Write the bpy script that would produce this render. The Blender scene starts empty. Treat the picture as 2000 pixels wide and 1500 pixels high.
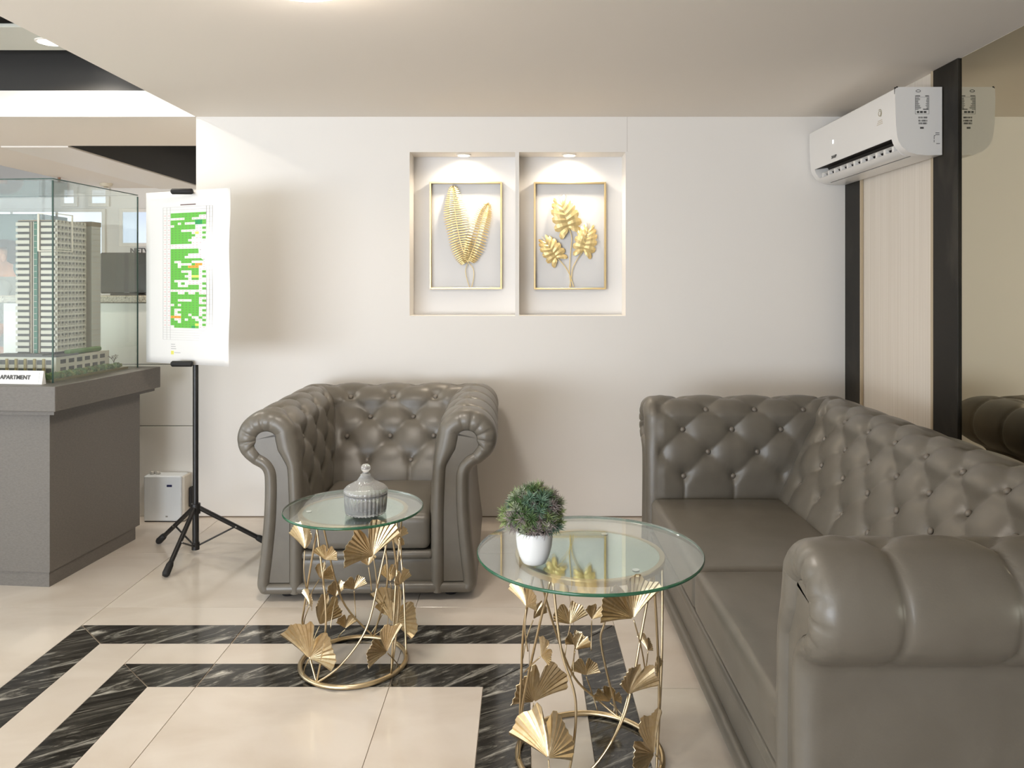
import bpy, bmesh, math, random
from mathutils import Vector, Matrix, Euler
random.seed(7)
PI = math.pi
sc = bpy.context.scene
COL = sc.collection

# ------------------------------------------------------------------ camera, world, lights, exposure
EYE = 1.35
cam_d = bpy.data.cameras.new('camera')
cam = bpy.data.objects.new('camera', cam_d); COL.objects.link(cam)
cam.location = (0, 0, EYE); cam.rotation_euler = (PI/2, 0, 0)
cam_d.sensor_width = 36.0; cam_d.lens = 36.0*1510/2000
cam_d.shift_x = -0.011; cam_d.shift_y = -0.097
cam_d.clip_start = 0.05
sc.camera = cam

world = bpy.data.worlds.new('world'); sc.world = world; world.use_nodes = True
bg = world.node_tree.nodes['Background']
bg.inputs[0].default_value = (0.75, 0.85, 1.0, 1); bg.inputs[1].default_value = 0.6

def area(name, loc, rot, sx, sy, power, col):
    l = bpy.data.lights.new(name, 'AREA'); l.shape = 'RECTANGLE'; l.size = sx; l.size_y = sy
    l.energy = power; l.color = col
    o = bpy.data.objects.new(name, l); COL.objects.link(o); o.location = loc; o.rotation_euler = rot
    return o
def spot(name, loc, power, col, cone=120, blend=0.6, r=0.04, rot=(0, 0, 0)):
    l = bpy.data.lights.new(name, 'SPOT'); l.energy = power; l.color = col
    l.spot_size = math.radians(cone); l.spot_blend = blend; l.shadow_soft_size = r
    o = bpy.data.objects.new(name, l); COL.objects.link(o); o.location = loc; o.rotation_euler = rot
    return o
# daylight through the shop front behind the camera
area('daylight_shop_front', (-3.4, -2.95, 1.05), (PI/2+math.radians(24), 0, math.radians(0)), 4.6, 2.0, 330, (0.80, 0.885, 1.0))
# daylight through the street windows of the lobby at the left
area('daylight_lobby', (-6.35, 1.95, 1.45), (0, -PI/2, 0), 1.8, 4.0, 58, (0.78, 0.88, 1.0))

sc.view_settings.view_transform = 'Standard'
sc.view_settings.look = 'None'
sc.view_settings.gamma = 1.0
sc.view_settings.use_curve_mapping = False
sc.view_settings.exposure = 0.42
sc.cycles.use_denoising = True
sc.cycles.sample_clamp_indirect = 6.0
sc.cycles.max_bounces = 14
sc.cycles.transparent_max_bounces = 16
sc.cycles.caustics_reflective = False
sc.cycles.caustics_refractive = False

# ------------------------------------------------------------------ materials
def srgb(r, g, b):
    f = lambda c: (c/255/12.92 if c/255 <= .04045 else ((c/255+.055)/1.055)**2.4)
    return (f(r), f(g), f(b), 1)
MATS = {}
def mat(name, col, rough=.5, metal=0.0, var=None, bump=None, spec=.5, coat=0.0, emit=None, trans=0.0):
    """principled material; var=(second colour, noise scale, detail, stretch xyz, contrast lo, hi); bump=(scale, strength)"""
    if name in MATS: return MATS[name]
    m = bpy.data.materials.new(name); m.use_nodes = True
    nt = m.node_tree; b = nt.nodes['Principled BSDF']
    b.inputs['Base Color'].default_value = col; b.inputs['Roughness'].default_value = rough
    b.inputs['Metallic'].default_value = metal; b.inputs['Specular IOR Level'].default_value = spec
    b.inputs['Coat Weight'].default_value = coat; b.inputs['Transmission Weight'].default_value = trans
    if emit: b.inputs['Emission Color'].default_value = emit[0]; b.inputs['Emission Strength'].default_value = emit[1]
    tc = nt.nodes.new('ShaderNodeTexCoord')
    if var:
        c2, s, det, st, lo, hi = var
        mp = nt.nodes.new('ShaderNodeMapping'); mp.inputs['Scale'].default_value = st
        n = nt.nodes.new('ShaderNodeTexNoise'); n.inputs['Scale'].default_value = s; n.inputs['Detail'].default_value = det
        n.inputs['Distortion'].default_value = .6
        r = nt.nodes.new('ShaderNodeValToRGB')
        r.color_ramp.elements[0].position = lo; r.color_ramp.elements[0].color = col
        r.color_ramp.elements[1].position = hi; r.color_ramp.elements[1].color = c2
        nt.links.new(tc.outputs['Object'], mp.inputs[0]); nt.links.new(mp.outputs[0], n.inputs['Vector'])
        nt.links.new(n.outputs['Fac'], r.inputs[0]); nt.links.new(r.outputs[0], b.inputs['Base Color'])
    if bump:
        n2 = nt.nodes.new('ShaderNodeTexNoise'); n2.inputs['Scale'].default_value = bump[0]; n2.inputs['Detail'].default_value = 3
        bp = nt.nodes.new('ShaderNodeBump'); bp.inputs['Strength'].default_value = bump[1]; bp.inputs['Distance'].default_value = .002
        nt.links.new(tc.outputs['Object'], n2.inputs['Vector']); nt.links.new(n2.outputs['Fac'], bp.inputs['Height'])
        nt.links.new(bp.outputs[0], b.inputs['Normal'])
    MATS[name] = m
    return m
def clear_glass(name, tint, ior=1.5, refl=1.0):
    """thin clear pane: transparent body, Fresnel reflection"""
    m = bpy.data.materials.new(name); m.use_nodes = True; nt = m.node_tree; nt.nodes.clear()
    out = nt.nodes.new('ShaderNodeOutputMaterial'); mx = nt.nodes.new('ShaderNodeMixShader')
    t = nt.nodes.new('ShaderNodeBsdfTransparent'); t.inputs[0].default_value = tint
    g = nt.nodes.new('ShaderNodeBsdfGlossy'); g.inputs['Roughness'].default_value = 0.0
    g.inputs[0].default_value = (refl, refl, refl, 1)
    fr = nt.nodes.new('ShaderNodeFresnel'); ge = nt.nodes.new('ShaderNodeNewGeometry')
    mr = nt.nodes.new('ShaderNodeMapRange'); mr.inputs['To Min'].default_value = ior; mr.inputs['To Max'].default_value = 1/ior
    nt.links.new(ge.outputs['Backfacing'], mr.inputs['Value']); nt.links.new(mr.outputs[0], fr.inputs[0])   # same index from both sides of the pane
    nt.links.new(fr.outputs[0], mx.inputs[0]); nt.links.new(t.outputs[0], mx.inputs[1]); nt.links.new(g.outputs[0], mx.inputs[2])
    nt.links.new(mx.outputs[0], out.inputs[0]); MATS[name] = m
    return m
def dark_marble(name, ang):
    m = mat(name, srgb(38, 36, 33), .12, spec=.5)
    nt = m.node_tree; b = nt.nodes['Principled BSDF']
    tc = nt.nodes.new('ShaderNodeTexCoord'); mp0 = nt.nodes.new('ShaderNodeMapping'); mp = nt.nodes.new('ShaderNodeMapping')
    mp0.inputs['Rotation'].default_value = (0, 0, ang); mp.inputs['Scale'].default_value = (1.0, 5.5, 1.0)
    n = nt.nodes.new('ShaderNodeTexNoise'); n.inputs['Scale'].default_value = 3.2; n.inputs['Detail'].default_value = 9
    n.inputs['Roughness'].default_value = .72; n.inputs['Distortion'].default_value = 1.2
    r = nt.nodes.new('ShaderNodeValToRGB'); e = r.color_ramp.elements
    e[0].position = .44; e[0].color = srgb(34, 32, 29); e[1].position = .70; e[1].color = srgb(205, 200, 188)
    k = e.new(.54); k.color = srgb(72, 69, 63)
    nt.links.new(tc.outputs['Object'], mp0.inputs[0]); nt.links.new(mp0.outputs[0], mp.inputs[0]); nt.links.new(mp.outputs[0], n.inputs['Vector'])
    nt.links.new(n.outputs['Fac'], r.inputs[0]); nt.links.new(r.outputs[0], b.inputs['Base Color'])
    return m
WALL = mat('wall_paint', srgb(238, 233, 226), .55, bump=(60, .05))
WALLNICHE = mat('niche_paint', srgb(228, 227, 226), .6)
CEIL = mat('ceiling_paint', srgb(243, 234, 222), .7)
TRIMWHITE = mat('trim_white', srgb(246, 240, 231), .5)
BLACKPAINT = mat('coffer_black', srgb(38, 35, 31), .45)
COFFERGREY = mat('coffer_panel', srgb(205, 204, 192), .5)
TILE = mat('tile_beige', srgb(220, 209, 196), .13, var=(srgb(202, 188, 172), 2.2, 6, (1, 1.6, 1), .40, .75))
GROUT = mat('grout', srgb(176, 162, 144), .7)
MARB1 = dark_marble('dark_marble_across', math.radians(-38))
MARB2 = dark_marble('dark_marble_along', math.radians(-28))
MARBW = mat('dark_marble_wall', srgb(34, 31, 26), .45, spec=.18, var=(srgb(62, 57, 49), 5, 8, (1, 1, .5), .5, .8))
LEATHER = mat('grey_leather', srgb(107, 101, 91), .37, bump=(220, .10), spec=.55, var=(srgb(100, 94, 84), 9, 3, (1, 1, 1), .3, .7))
BUTTON = mat('button_leather', srgb(116, 108, 98), .32)
LAMIN = mat('grey_laminate', srgb(112, 106, 99), .5, var=(srgb(102, 97, 90), 160, 3, (.5, .5, 1.5), .35, .65))
GOLD = mat('gold_metal', srgb(206, 188, 156), .34, 1.0, var=(srgb(192, 170, 132), 8, 3, (1, 1, 1), .3, .7))
GOLDART = mat('gold_leaf_art', srgb(232, 208, 150), .45, .6)
GOLDFRAME = mat('gold_frame', srgb(228, 205, 155), .35, .8)
BLACKMET = mat('black_powder_coat', srgb(32, 30, 29), .4)
RUBBER = mat('black_rubber', srgb(28, 26, 25), .7)
PLASTIC = mat('white_plastic', srgb(236, 232, 226), .28)
PLASTICBLUE = mat('white_plastic_cool', srgb(232, 236, 238), .3)
DARKIN = mat('dark_inside', srgb(48, 42, 36), .6)
PAPER = mat('paper', srgb(236, 233, 229), .6)
CERAMIC = mat('white_ceramic', srgb(240, 241, 240), .12)
GLASSTOP = clear_glass('table_glass', (.970, .990, .982, 1))
GLASSEDGE = mat('glass_green_edge', srgb(38, 98, 72), .08, trans=.35)
CASEGLASS = clear_glass('case_glass', (.968, .986, .976, 1), 1.5)
CASEEDGE = mat('case_glass_edge', srgb(60, 84, 76), .1)
MIRROR = mat('wall_mirror', srgb(205, 198, 176), .0, 1.0)
DISC = mat('table_mirror', srgb(214, 226, 214), .015, 1.0)
WOODEDGE = mat('wood_edge', srgb(184, 166, 138), .5)
PANELPAPER = mat('wallpaper_panel', srgb(226, 216, 203), .6, var=(srgb(216, 205, 190), 40, 2, (1, 6, .02), .4, .6))
GRANITE = mat('granite', srgb(196, 186, 168), .2, var=(srgb(120, 108, 92), 120, 4, (1, 1, 1), .45, .7))
COUNTERP = mat('counter_panel', srgb(240, 235, 226), .35)

# ------------------------------------------------------------------ mesh helpers
class MB:
    def __init__(s): s.v = []; s.f = []; s.mi = []; s.cur = 0
    def add(s, vs, fs):
        o = len(s.v); s.v += [tuple(p) for p in vs]
        for f in fs: s.f.append(tuple(i+o for i in f)); s.mi.append(s.cur)
    def box(s, x0, x1, y0, y1, z0, z1):
        s.add([(x0,y0,z0),(x1,y0,z0),(x1,y1,z0),(x0,y1,z0),(x0,y0,z1),(x1,y0,z1),(x1,y1,z1),(x0,y1,z1)],
              [(3,2,1,0),(4,5,6,7),(0,1,5,4),(1,2,6,5),(2,3,7,6),(3,0,4,7)])
    def cbox(s, x0, x1, y0, y1, z0, z1, c=.004):
        """box with chamfered edges"""
        vs = []; X = (x0, x1); Y = (y0, y1); Z = (z0, z1)
        idx = {}
        for i in (0,1):
            for j in (0,1):
                for k in (0,1):
                    sx, sy, sz = 1-2*i, 1-2*j, 1-2*k
                    for a, p in enumerate(((X[i], Y[j]+sy*c, Z[k]+sz*c), (X[i]+sx*c, Y[j], Z[k]+sz*c), (X[i]+sx*c, Y[j]+sy*c, Z[k]))):
                        idx[(i,j,k,a)] = len(vs); vs.append(p)
        fs = []
        for i in (0,1):
            fs.append([idx[(i,a,b,0)] for a, b in ((0,0),(1,0),(1,1),(0,1))])
            fs.append([idx[(a,i,b,1)] for a, b in ((0,0),(1,0),(1,1),(0,1))])
            fs.append([idx[(a,b,i,2)] for a, b in ((0,0),(1,0),(1,1),(0,1))])
        for a in (0,1):
            for b in (0,1):
                fs.append([idx[(a,b,0,0)], idx[(a,b,1,0)], idx[(a,b,1,1)], idx[(a,b,0,1)]])
                fs.append([idx[(a,0,b,0)], idx[(a,1,b,0)], idx[(a,1,b,2)], idx[(a,0,b,2)]])
                fs.append([idx[(0,a,b,1)], idx[(1,a,b,1)], idx[(1,a,b,2)], idx[(0,a,b,2)]])
        for i in (0,1):
            for j in (0,1):
                for k in (0,1): fs.append([idx[(i,j,k,a)] for a in range(3)])
        s.add(vs, fs)
    def rbox(s, cx, cy, cz, sx, sy, sz, r, n=6, crown=0.0, m=10):
        """puffy box: rounded edges of radius r, top crowned"""
        def lin():
            out = []
            for i in range(n+1): out.append((-1, i/n))
            for i in range(1, m): out.append((-1+2*i/m, None))
            for i in range(n+1): out.append((1, 1-i/n))
            return out
        # sample a cube surface, push onto the rounded box
        g = [-1+.5*0] 
        t = [i/n for i in range(n+1)]
        def axis(h):
            a = [-h+r*(1-math.cos(q*PI/2)) for q in t]
            mid = [-h+r+(2*h-2*r)*i/m for i in range(1, m)]
            return a+mid+[-q for q in reversed(a)]
        hx, hy, hz = sx/2, sy/2, sz/2
        def push(p):
            q = Vector((max(-hx+r, min(hx-r, p[0])), max(-hy+r, min(hy-r, p[1])), max(-hz+r, min(hz-r, p[2]))))
            d = Vector(p)-q
            if d.length > 1e-9: d = d.normalized()*r
            w = q+d
            if crown and w.z > 0: w.z += crown*max(0, 1-(w.x/hx)**2)*max(0, 1-(w.y/hy)**2)*(w.z/hz)
            return (w.x+cx, w.y+cy, w.z+cz)
        A = (axis(hx), axis(hy), axis(hz))
        for ax in range(3):
            U, V = A[(ax+1) % 3], A[(ax+2) % 3]; h = (hx, hy, hz)[ax]
            for sg in (-1, 1):
                vs = []
                for u in U:
                    for v in V:
                        p = [0,0,0]; p[ax] = sg*h; p[(ax+1) % 3] = u; p[(ax+2) % 3] = v
                        vs.append(push(p))
                nu, nv = len(U), len(V); fs = []
                for i in range(nu-1):
                    for j in range(nv-1):
                        q = (i*nv+j, (i+1)*nv+j, (i+1)*nv+j+1, i*nv+j+1)
                        fs.append(q if sg > 0 else q[::-1])
                s.add(vs, fs)
    def tube(s, pts, r, n=8, closed=False, caps=True):
        pts = [Vector(p) for p in pts]; N = len(pts)
        if isinstance(r, (int, float)): r = [r]*N
        up = None; rings = []
        for i, p in enumerate(pts):
            if closed: t = pts[(i+1) % N]-pts[i-1]
            else: t = pts[min(i+1, N-1)]-pts[max(i-1, 0)]
            t.normalize()
            if up is None:
                up = Vector((0,0,1)) if abs(t.z) < .9 else Vector((1,0,0))
            up = (up-t*up.dot(t)).normalized(); sd = t.cross(up)
            rings.append([p+(up*math.cos(2*PI*k/n)+sd*math.sin(2*PI*k/n))*r[i] for k in range(n)])
        vs = [q for R in rings for q in R]; fs = []
        for i in range(N if closed else N-1):
            a = i*n; b = ((i+1) % N)*n
            for k in range(n): fs.append((a+k, a+(k+1) % n, b+(k+1) % n, b+k))
        if caps and not closed: fs.append(tuple(range(n))[::-1]); fs.append(tuple(range((N-1)*n, N*n)))
        s.add(vs, fs)
    def lathe(s, prof, n=32, c=(0,0,0), flute=None):
        vs = []; fs = []; N = len(prof)
        for i, (r, z) in enumerate(prof):
            for k in range(n):
                a = 2*PI*k/n; rr = r
                if flute: rr = r+flute(i, k, n, r)
                vs.append((c[0]+rr*math.cos(a), c[1]+rr*math.sin(a), c[2]+z))
        for i in range(N-1):
            for k in range(n): fs.append((i*n+k, i*n+(k+1) % n, (i+1)*n+(k+1) % n, (i+1)*n+k))
        if prof[0][0] > 1e-6: fs.append(tuple(range(n))[::-1])
        if prof[-1][0] > 1e-6: fs.append(tuple(range((N-1)*n, N*n)))
        s.add(vs, fs)
    def prism(s, poly, a0, a1, axis='y'):
        """poly in the two other axes, extruded along axis"""
        n = len(poly)
        def P(p, a): return {'y': (p[0], a, p[1]), 'x': (a, p[0], p[1]), 'z': (p[0], p[1], a)}[axis]
        vs = [P(p, a0) for p in poly]+[P(p, a1) for p in poly]
        fs = [tuple(range(n)), tuple(range(n, 2*n))[::-1]]+[(i, i+n, (i+1) % n+n, (i+1) % n) for i in range(n)]
        s.add(vs, fs)
    def grid(s, rows, closed_u=False):
        nu = len(rows); nv = len(rows[0]); vs = [p for r in rows for p in r]; fs = []
        for i in range(nu-1):
            for j in range(nv if closed_u else nv-1):
                fs.append((i*nv+j, i*nv+(j+1) % nv, (i+1)*nv+(j+1) % nv, (i+1)*nv+j))
        s.add(vs, fs)
    def build(s, name, m, parent=None, loc=None, smooth=False, weld=True, recalc=True):
        me = bpy.data.meshes.new(name); me.from_pydata(s.v, [], s.f)
        for k in (m if isinstance(m, (list, tuple)) else [m]): me.materials.append(k)
        for p, i in zip(me.polygons, s.mi): p.material_index = i
        if weld or recalc:
            b = bmesh.new(); b.from_mesh(me)
            if weld: bmesh.ops.remove_doubles(b, verts=b.verts, dist=1e-6)
            if recalc: bmesh.ops.recalc_face_normals(b, faces=b.faces)
            b.to_mesh(me); b.free()
        if smooth: me.polygons.foreach_set('use_smooth', [True]*len(me.polygons))
        me.update()
        return put(name, me, parent, loc)
def put(name, me, parent=None, loc=None, rot=None):
    o = bpy.data.objects.new(name, me); COL.objects.link(o)
    if parent: o.parent = parent
    if loc: o.location = loc
    if rot: o.rotation_euler = rot
    return o
def thing(name, label, cat, loc=(0,0,0), rz=0, group=None):
    o = bpy.data.objects.new(name, None); COL.objects.link(o); o.empty_display_size = .1
    o.location = loc; o.rotation_euler = (0, 0, rz)
    tag(o, label, cat, group); return o
def tag(o, label, cat, group=None):
    o['label'] = label; o['category'] = cat
    if group: o['group'] = group
    return o
def struct(o, label=None):
    o['kind'] = 'structure'
    if label: o['label'] = label
    return o
def sharp(o, deg=35):
    me = o.data; me.polygons.foreach_set('use_smooth', [True]*len(me.polygons))
    me.set_sharp_from_angle(angle=math.radians(deg)); return o
def text_mesh(txt, size, ext=.0004, ox=0.0):
    cu = bpy.data.curves.new('lettering', 'FONT'); cu.body = txt; cu.size = size; cu.extrude = ext; cu.offset = ox
    cu.align_x = 'CENTER'; cu.align_y = 'CENTER'; cu.resolution_u = 3
    o = bpy.data.objects.new('lettering', cu); COL.objects.link(o)
    dg = bpy.context.evaluated_depsgraph_get()
    me = bpy.data.meshes.new_from_object(o.evaluated_get(dg))
    bpy.data.objects.remove(o); bpy.data.curves.remove(cu)
    return me
def crom(P, n):
    """Catmull-Rom through tuples"""
    out = []; N = len(P)
    for i in range(N-1):
        a, b, c, d = P[max(i-1,0)], P[i], P[i+1], P[min(i+2,N-1)]
        for k in range(n):
            t = k/n
            out.append(tuple(.5*((2*q)+(r-p)*t+(2*p-5*q+4*r-w)*t*t+(-p+3*q-3*r+w)*t**3) for p, q, r, w in zip(a,b,c,d)))
    out.append(tuple(P[-1])); return out

# ------------------------------------------------------------------ the room
CH = 2.325                 # ceiling height
XL, XR = -1.90, 1.88       # seating alcove
YB = 4.49                  # back wall
YF, XW, YFAR = -3.1, -6.5, 7.8
# floor: grout bed, each tile and marble strip a piece of its own
b = MB(); b.box(XW, XR+.1, YF, YFAR, -.08, -.004)
floor = struct(b.build('floor', GROUT))
FX0, FX1, FY0, FY1 = -1.75, .36, .95, 3.065          # outer marble frame
IX0, IX1, IY0, IY1 = -1.42, .022, 1.28, 2.753        # inner marble frame
BW = .157
GX = [-1.75+.65*k for k in range(-8, 6)]; GX = [XW]+[g for g in GX if XW+.05 < g < XR-.05]+[XR]
GY = [3.235+.65*k for k in range(-10, 8)]; GY = [YF]+[g for g in GY if YF+.05 < g < YFAR-.05]+[YFAR]
def sub(r, h):
    x0,x1,y0,y1 = r; a0,a1,b0,b1 = h
    if a0 >= x1 or a1 <= x0 or b0 >= y1 or b1 <= y0: return [r]
    out = []
    if a0 > x0: out.append((x0, a0, y0, y1))
    if a1 < x1: out.append((a1, x1, y0, y1))
    m0, m1 = max(x0, a0), min(x1, a1)
    if b0 > y0: out.append((m0, m1, y0, b0))
    if b1 < y1: out.append((m0, m1, b1, y1))
    return out
TILEMESH = {}
def tile(x0, x1, y0, y1):
    g = .0012
    x0 += g; x1 -= g; y0 += g; y1 -= g
    w, d = x1-x0, y1-y0
    if w < .01 or d < .01: return
    key = (round(w, 4), round(d, 4))
    if key not in TILEMESH:
        k = MB(); k.cbox(-w/2, w/2, -d/2, d/2, -.008, 0, .0003)
        o = k.build('tile', TILE, floor); TILEMESH[key] = o.data
    else: o = put('tile', TILEMESH[key], floor)
    o.location = ((x0+x1)/2, (y0+y1)/2, 0)
def cells(x0, x1, y0, y1, holes, gx, gy):
    xs = [x0]+[g for g in gx if x0+.02 < g < x1-.02]+[x1]; ys = [y0]+[g for g in gy if y0+.02 < g < y1-.02]+[y1]
    for i in range(len(xs)-1):
        for j in range(len(ys)-1):
            rs = [(xs[i], xs[i+1], ys[j], ys[j+1])]
            for h in holes: rs = [q for r in rs for q in sub(r, h)]
            for r in rs: tile(*r)
cells(XW, XR, YF, YFAR, [(FX0, FX1, FY0, FY1)], GX, GY)
cells(FX0+BW, FX1-BW, FY0+BW, FY1-BW, [(IX0, IX1, IY0, IY1)], GX, [])
cells(IX0+BW, IX1-BW, IY0+BW, IY1-BW, [], GX, GY)
def strip(p, m):
    k = MB(); c = (sum(q[0] for q in p)/4, sum(q[1] for q in p)/4); g = .992
    k.prism([((q[0]-c[0])*g, (q[1]-c[1])) for q in p], -.008, 0, 'z')
    k.build('marble_strip', m, floor, (c[0], c[1], 0))
def marble_frame(x0, x1, y0, y1):
    g = .0012
    for (a, bb, c, d, m, hor) in (((x0,y1),(x1,y1),(x1-BW,y1-BW),(x0+BW,y1-BW),MARB1,1), ((x0,y0),(x1,y0),(x1-BW,y0+BW),(x0+BW,y0+BW),MARB1,1)):
        cut = [x0+BW+.004]+[q for q in GX if x0+.2 < q < x1-.2]+[x1-BW-.004]
        ya, yb = a[1], d[1]
        for i in range(len(cut)-1):
            l, r = cut[i]+g, cut[i+1]-g
            lo = a[0]+g*2 if i == 0 else l; ro = bb[0]-g*2 if i == len(cut)-2 else r
            strip([(lo, ya), (ro, ya), (r, yb), (l, yb)], m)
    for (xa, xb) in ((x0, x0+BW), (x1, x1-BW)):
        cut = [y0+BW]+[q for q in GY if y0+.25 < q < y1-.25]+[y1-BW]
        for i in range(len(cut)-1):
            l, r = cut[i]+g, cut[i+1]-g
            lo = y0+g*2 if i == 0 else l; ro = y1-g*2 if i == len(cut)-2 else r
            strip([(xa, lo), (xa, ro), (xb, r), (xb, l)], MARB2)
marble_frame(FX0, FX1, FY0, FY1)
marble_frame(IX0, IX1, IY0, IY1)

# back wall with the two-bay niche
NX0, NX1, NZ0, NZ1, ND = -.660, .595, 1.169, 2.120, .175
DV0, DV1 = -.047, -.024
b = MB()
b.box(XL, NX0, YB, YB+.30, 0, CH); b.box(NX1, XR+.12, YB, YB+.30, 0, CH)
b.box(NX0, NX1, YB, YB+.30, 0, NZ0); b.box(NX0, NX1, YB, YB+.30, NZ1, CH)
b.cur = 1
b.box(NX0, NX1, YB+ND, YB+.30, NZ0, NZ1)
wall_back = struct(b.build('wall_back', [WALL, WALLNICHE], weld=False))
b = MB(); b.cbox(DV0, DV1, YB, YB+ND, NZ0, NZ1, .001); b.build('niche_divider', WALL, wall_back)
b = MB(); b.box(XL+.002, XR-.014, YB-.0015, YB-.0002, .0003, .006); struct(b.build('joint_shadow_back', mat('floor_joint', srgb(120, 104, 86), .7)))  # dark strip painted for the shadow line in the wall-floor joint
# panel seams of the wall boards
b = MB()
for x in (.602,): b.box(x, x+.0025, YB-.0008, YB, NZ1+.002 if x > 0 else NZ1+.1, CH)
b.build('board_seam', mat('seam', srgb(205, 198, 190), .6), wall_back)

# right wall: dark marble strip, wallpaper panel, dark marble pilaster, mirror
b = MB(); b.box(XR+.002, XR+.12, YF, YB, 0, CH); wall_right = struct(b.build('wall_right', PANELPAPER))
b = MB(); b.cbox(XR-.012, XR+.001, 4.285, YB-.001, 0, CH-.001, .002); struct(b.build('trim_1', MARBW))
b = MB(); b.cbox(XR-.016, XR+.001, 4.273, 4.284, 0, CH-.001, .002); struct(b.build('trim_2', WOODEDGE))
b = MB(); b.cbox(XR-.016, XR+.001, 3.522, 3.540, 0, CH-.001, .002); struct(b.build('trim_3', WOODEDGE))
b = MB(); b.cbox(XR-.014, XR+.001, 3.322, 3.521, 0, CH-.001, .002); struct(b.build('trim_4', MARBW))
b = MB(); b.box(XR-.004, XR+.001, YF+.05, 3.320, .02, CH-.004)
tag(b.build('wall_mirror', MIRROR), 'full-height tinted mirror covering the right wall beside the dark pilaster', 'mirror')

# ceilings
b = MB(); b.box(XL, XR+.12, YF, YB+.30, CH, CH+.15); ceiling = struct(b.build('ceiling', CEIL))
b = MB(); b.box(XW, XL-.001, YB, 5.43, CH, 2.474); b.box(-4.27, -3.2, 5.43, YFAR, CH, 2.474); 
beam = struct(b.build('ceiling_beam', CEIL, weld=False))
b = MB(); b.box(XW, XL-.001, YB-.012, YB-.001, CH-.002, 2.474); struct(b.build('trim_5', TRIMWHITE))
b = MB(); b.box(-3.67, -3.198, 5.432, YFAR, CH-.010, CH-.001); struct(b.build('painted_cove_light', TRIMWHITE))  # whiter slab paints in the cove light along this ceiling band
b = MB()
b.box(XW, XR+.12, YF, YFAR, 2.82, 2.90)
b.box(XW, XL-.001, YB, YB+.05, 2.4745, 2.82)
b.box(XL-.06, XL-.001, YF, YB, 2.4745, 2.82)
b.box(-3.26, -3.21, 5.43, YFAR, 2.4745, 2.82); b.box(-4.2785, -4.2705, 5.432, YFAR, CH+.002, 2.56); b.box(-4.27, -4.22, 5.43, YFAR, 2.4745, 2.82)
b.box(XW, XL+.9, 5.38, 5.43, 2.4745, 2.82)
b.box(-3.1985, -3.19, 5.432, YFAR, CH+.002, 2.56)
struct(b.build('ceiling_coffer', BLACKPAINT, weld=False))
# panels hung inside the coffers
def coffer_panel(x0, x1, y0, y1, z, m=COFFERGREY):
    k = MB(); k.cbox(x0, x1, y0, y1, z, z+.02, .004)
    return struct(k.build('ceiling_panel', m))
coffer_panel(XW+.2, XL-.08, 3.90, 4.29, 2.65)
coffer_panel(XW+.2, XL-.08, YF+.3, 3.70, 2.65)
coffer_panel(-2.9, -1.4, 5.55, 6.45, 2.66); coffer_panel(-2.9, -1.4, 6.52, 7.5, 2.66)
coffer_panel(XW+.2, -4.5, 5.7, 7.4, 2.66, BLACKPAINT)

# far, left and front walls of the lobby behind
b = MB(); b.box(XW, XL+1.4, YFAR, YFAR+.1, 0, 2.82); wall_far = struct(b.build('wall_far', WALL))
b = MB(); b.box(XW-.1, XW, YF, YFAR, 0, 2.82); struct(b.build('wall_left', WALL))
b = MB(); b.box(XW, XR+.12, YF-.1, YF, 0, 2.82); struct(b.build('wall_front', WALL))
b = MB(); b.box(XL+1.4, XL+1.5, YB+.30, YFAR, 0, 2.82); struct(b.build('wall_corridor', WALL))

# ------------------------------------------------------------------ lamps
def downlight(name, x, y, z, r, label, power, cone=110, blend=.7, col=(1, .86, .68), glow=25, group=None, srad=.03):
    t = thing(name, label, 'downlight', (x, y, z), 0, group)
    k = MB(); k.lathe([(r, -.001), (r*1.28, -.001), (r*1.28, -.006), (r*1.05, -.008), (r, -.003), (r, -.001)], 28)
    sharp(k.build('rim', TRIMWHITE, t))
    k = MB(); k.lathe([(0, -.0025), (r*.98, -.0025), (r*.98, -.0012), (0, -.0012)], 24)
    k.build('lens', mat('lamp_glow_%d' % glow, (1,1,1,1), .5, emit=((col[0], col[1]*1.03, col[2]*1.08, 1), glow)), t)
    if power:
        s = spot('downlight_beam', (x, y, z-.012), power, col, cone, blend, srad)
    return t
downlight('niche_downlight', -.352, YB+.085, NZ1, .034, 'recessed downlight above the gold feather-leaf frame', 15, 160, 1.0)
downlight('niche_downlight', .272, YB+.085, NZ1, .034, 'recessed downlight above the gold three-leaf frame', 15, 160, 1.0)
downlight('ceiling_downlight', -2.53, 4.13, 2.65, .055, 'glowing round downlight in the raised lobby ceiling at upper left', 42, 150, .5, (1, .92, .80), 40)
# round surface lamp on the alcove ceiling, just reaching into the top of the picture
t = thing('ceiling_lamp', 'round white surface lamp on the alcove ceiling at top edge', 'ceiling lamp', (-.68, 2.36, CH))
b = MB(); b.lathe([(0, -.001), (.17, -.001), (.17, -.022), (.155, -.026), (0, -.026)], 40); sharp(b.build('housing', TRIMWHITE, t))
b = MB(); b.lathe([(0, -.027), (.150, -.027), (.150, -.055), (.12, -.068), (0, -.072)], 40)
sharp(b.build('diffuser', mat('lamp_diffuser', (1,1,1,1), .5, emit=((1, .92, .83, 1), 45)), t), 60)
spot('ceiling_lamp_light', (-.68, 2.36, CH-.09), 17, (1, .90, .79), 172, .35, .12)
# alcove downlights behind the camera; two hidden lobby downlights added to brighten the reception
for (x, y, z, p, lab) in ((.5, -1.2, CH, 24, 'recessed downlight over the floor by the shop front'), (-1.0, .2, CH, 24, 'recessed downlight over the open floor near the camera'),
                       (-2.15, 6.0, 2.66, 120, 'added unseen downlight in the coffer panel behind the counter'), (-5.3, 6.4, 2.66, 26, 'added unseen downlight in the dark coffer at far left')):
    downlight('ceiling_downlight', x, y, z, .05, lab, p, 140, .6, (1, .94, .86), 25)
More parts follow.
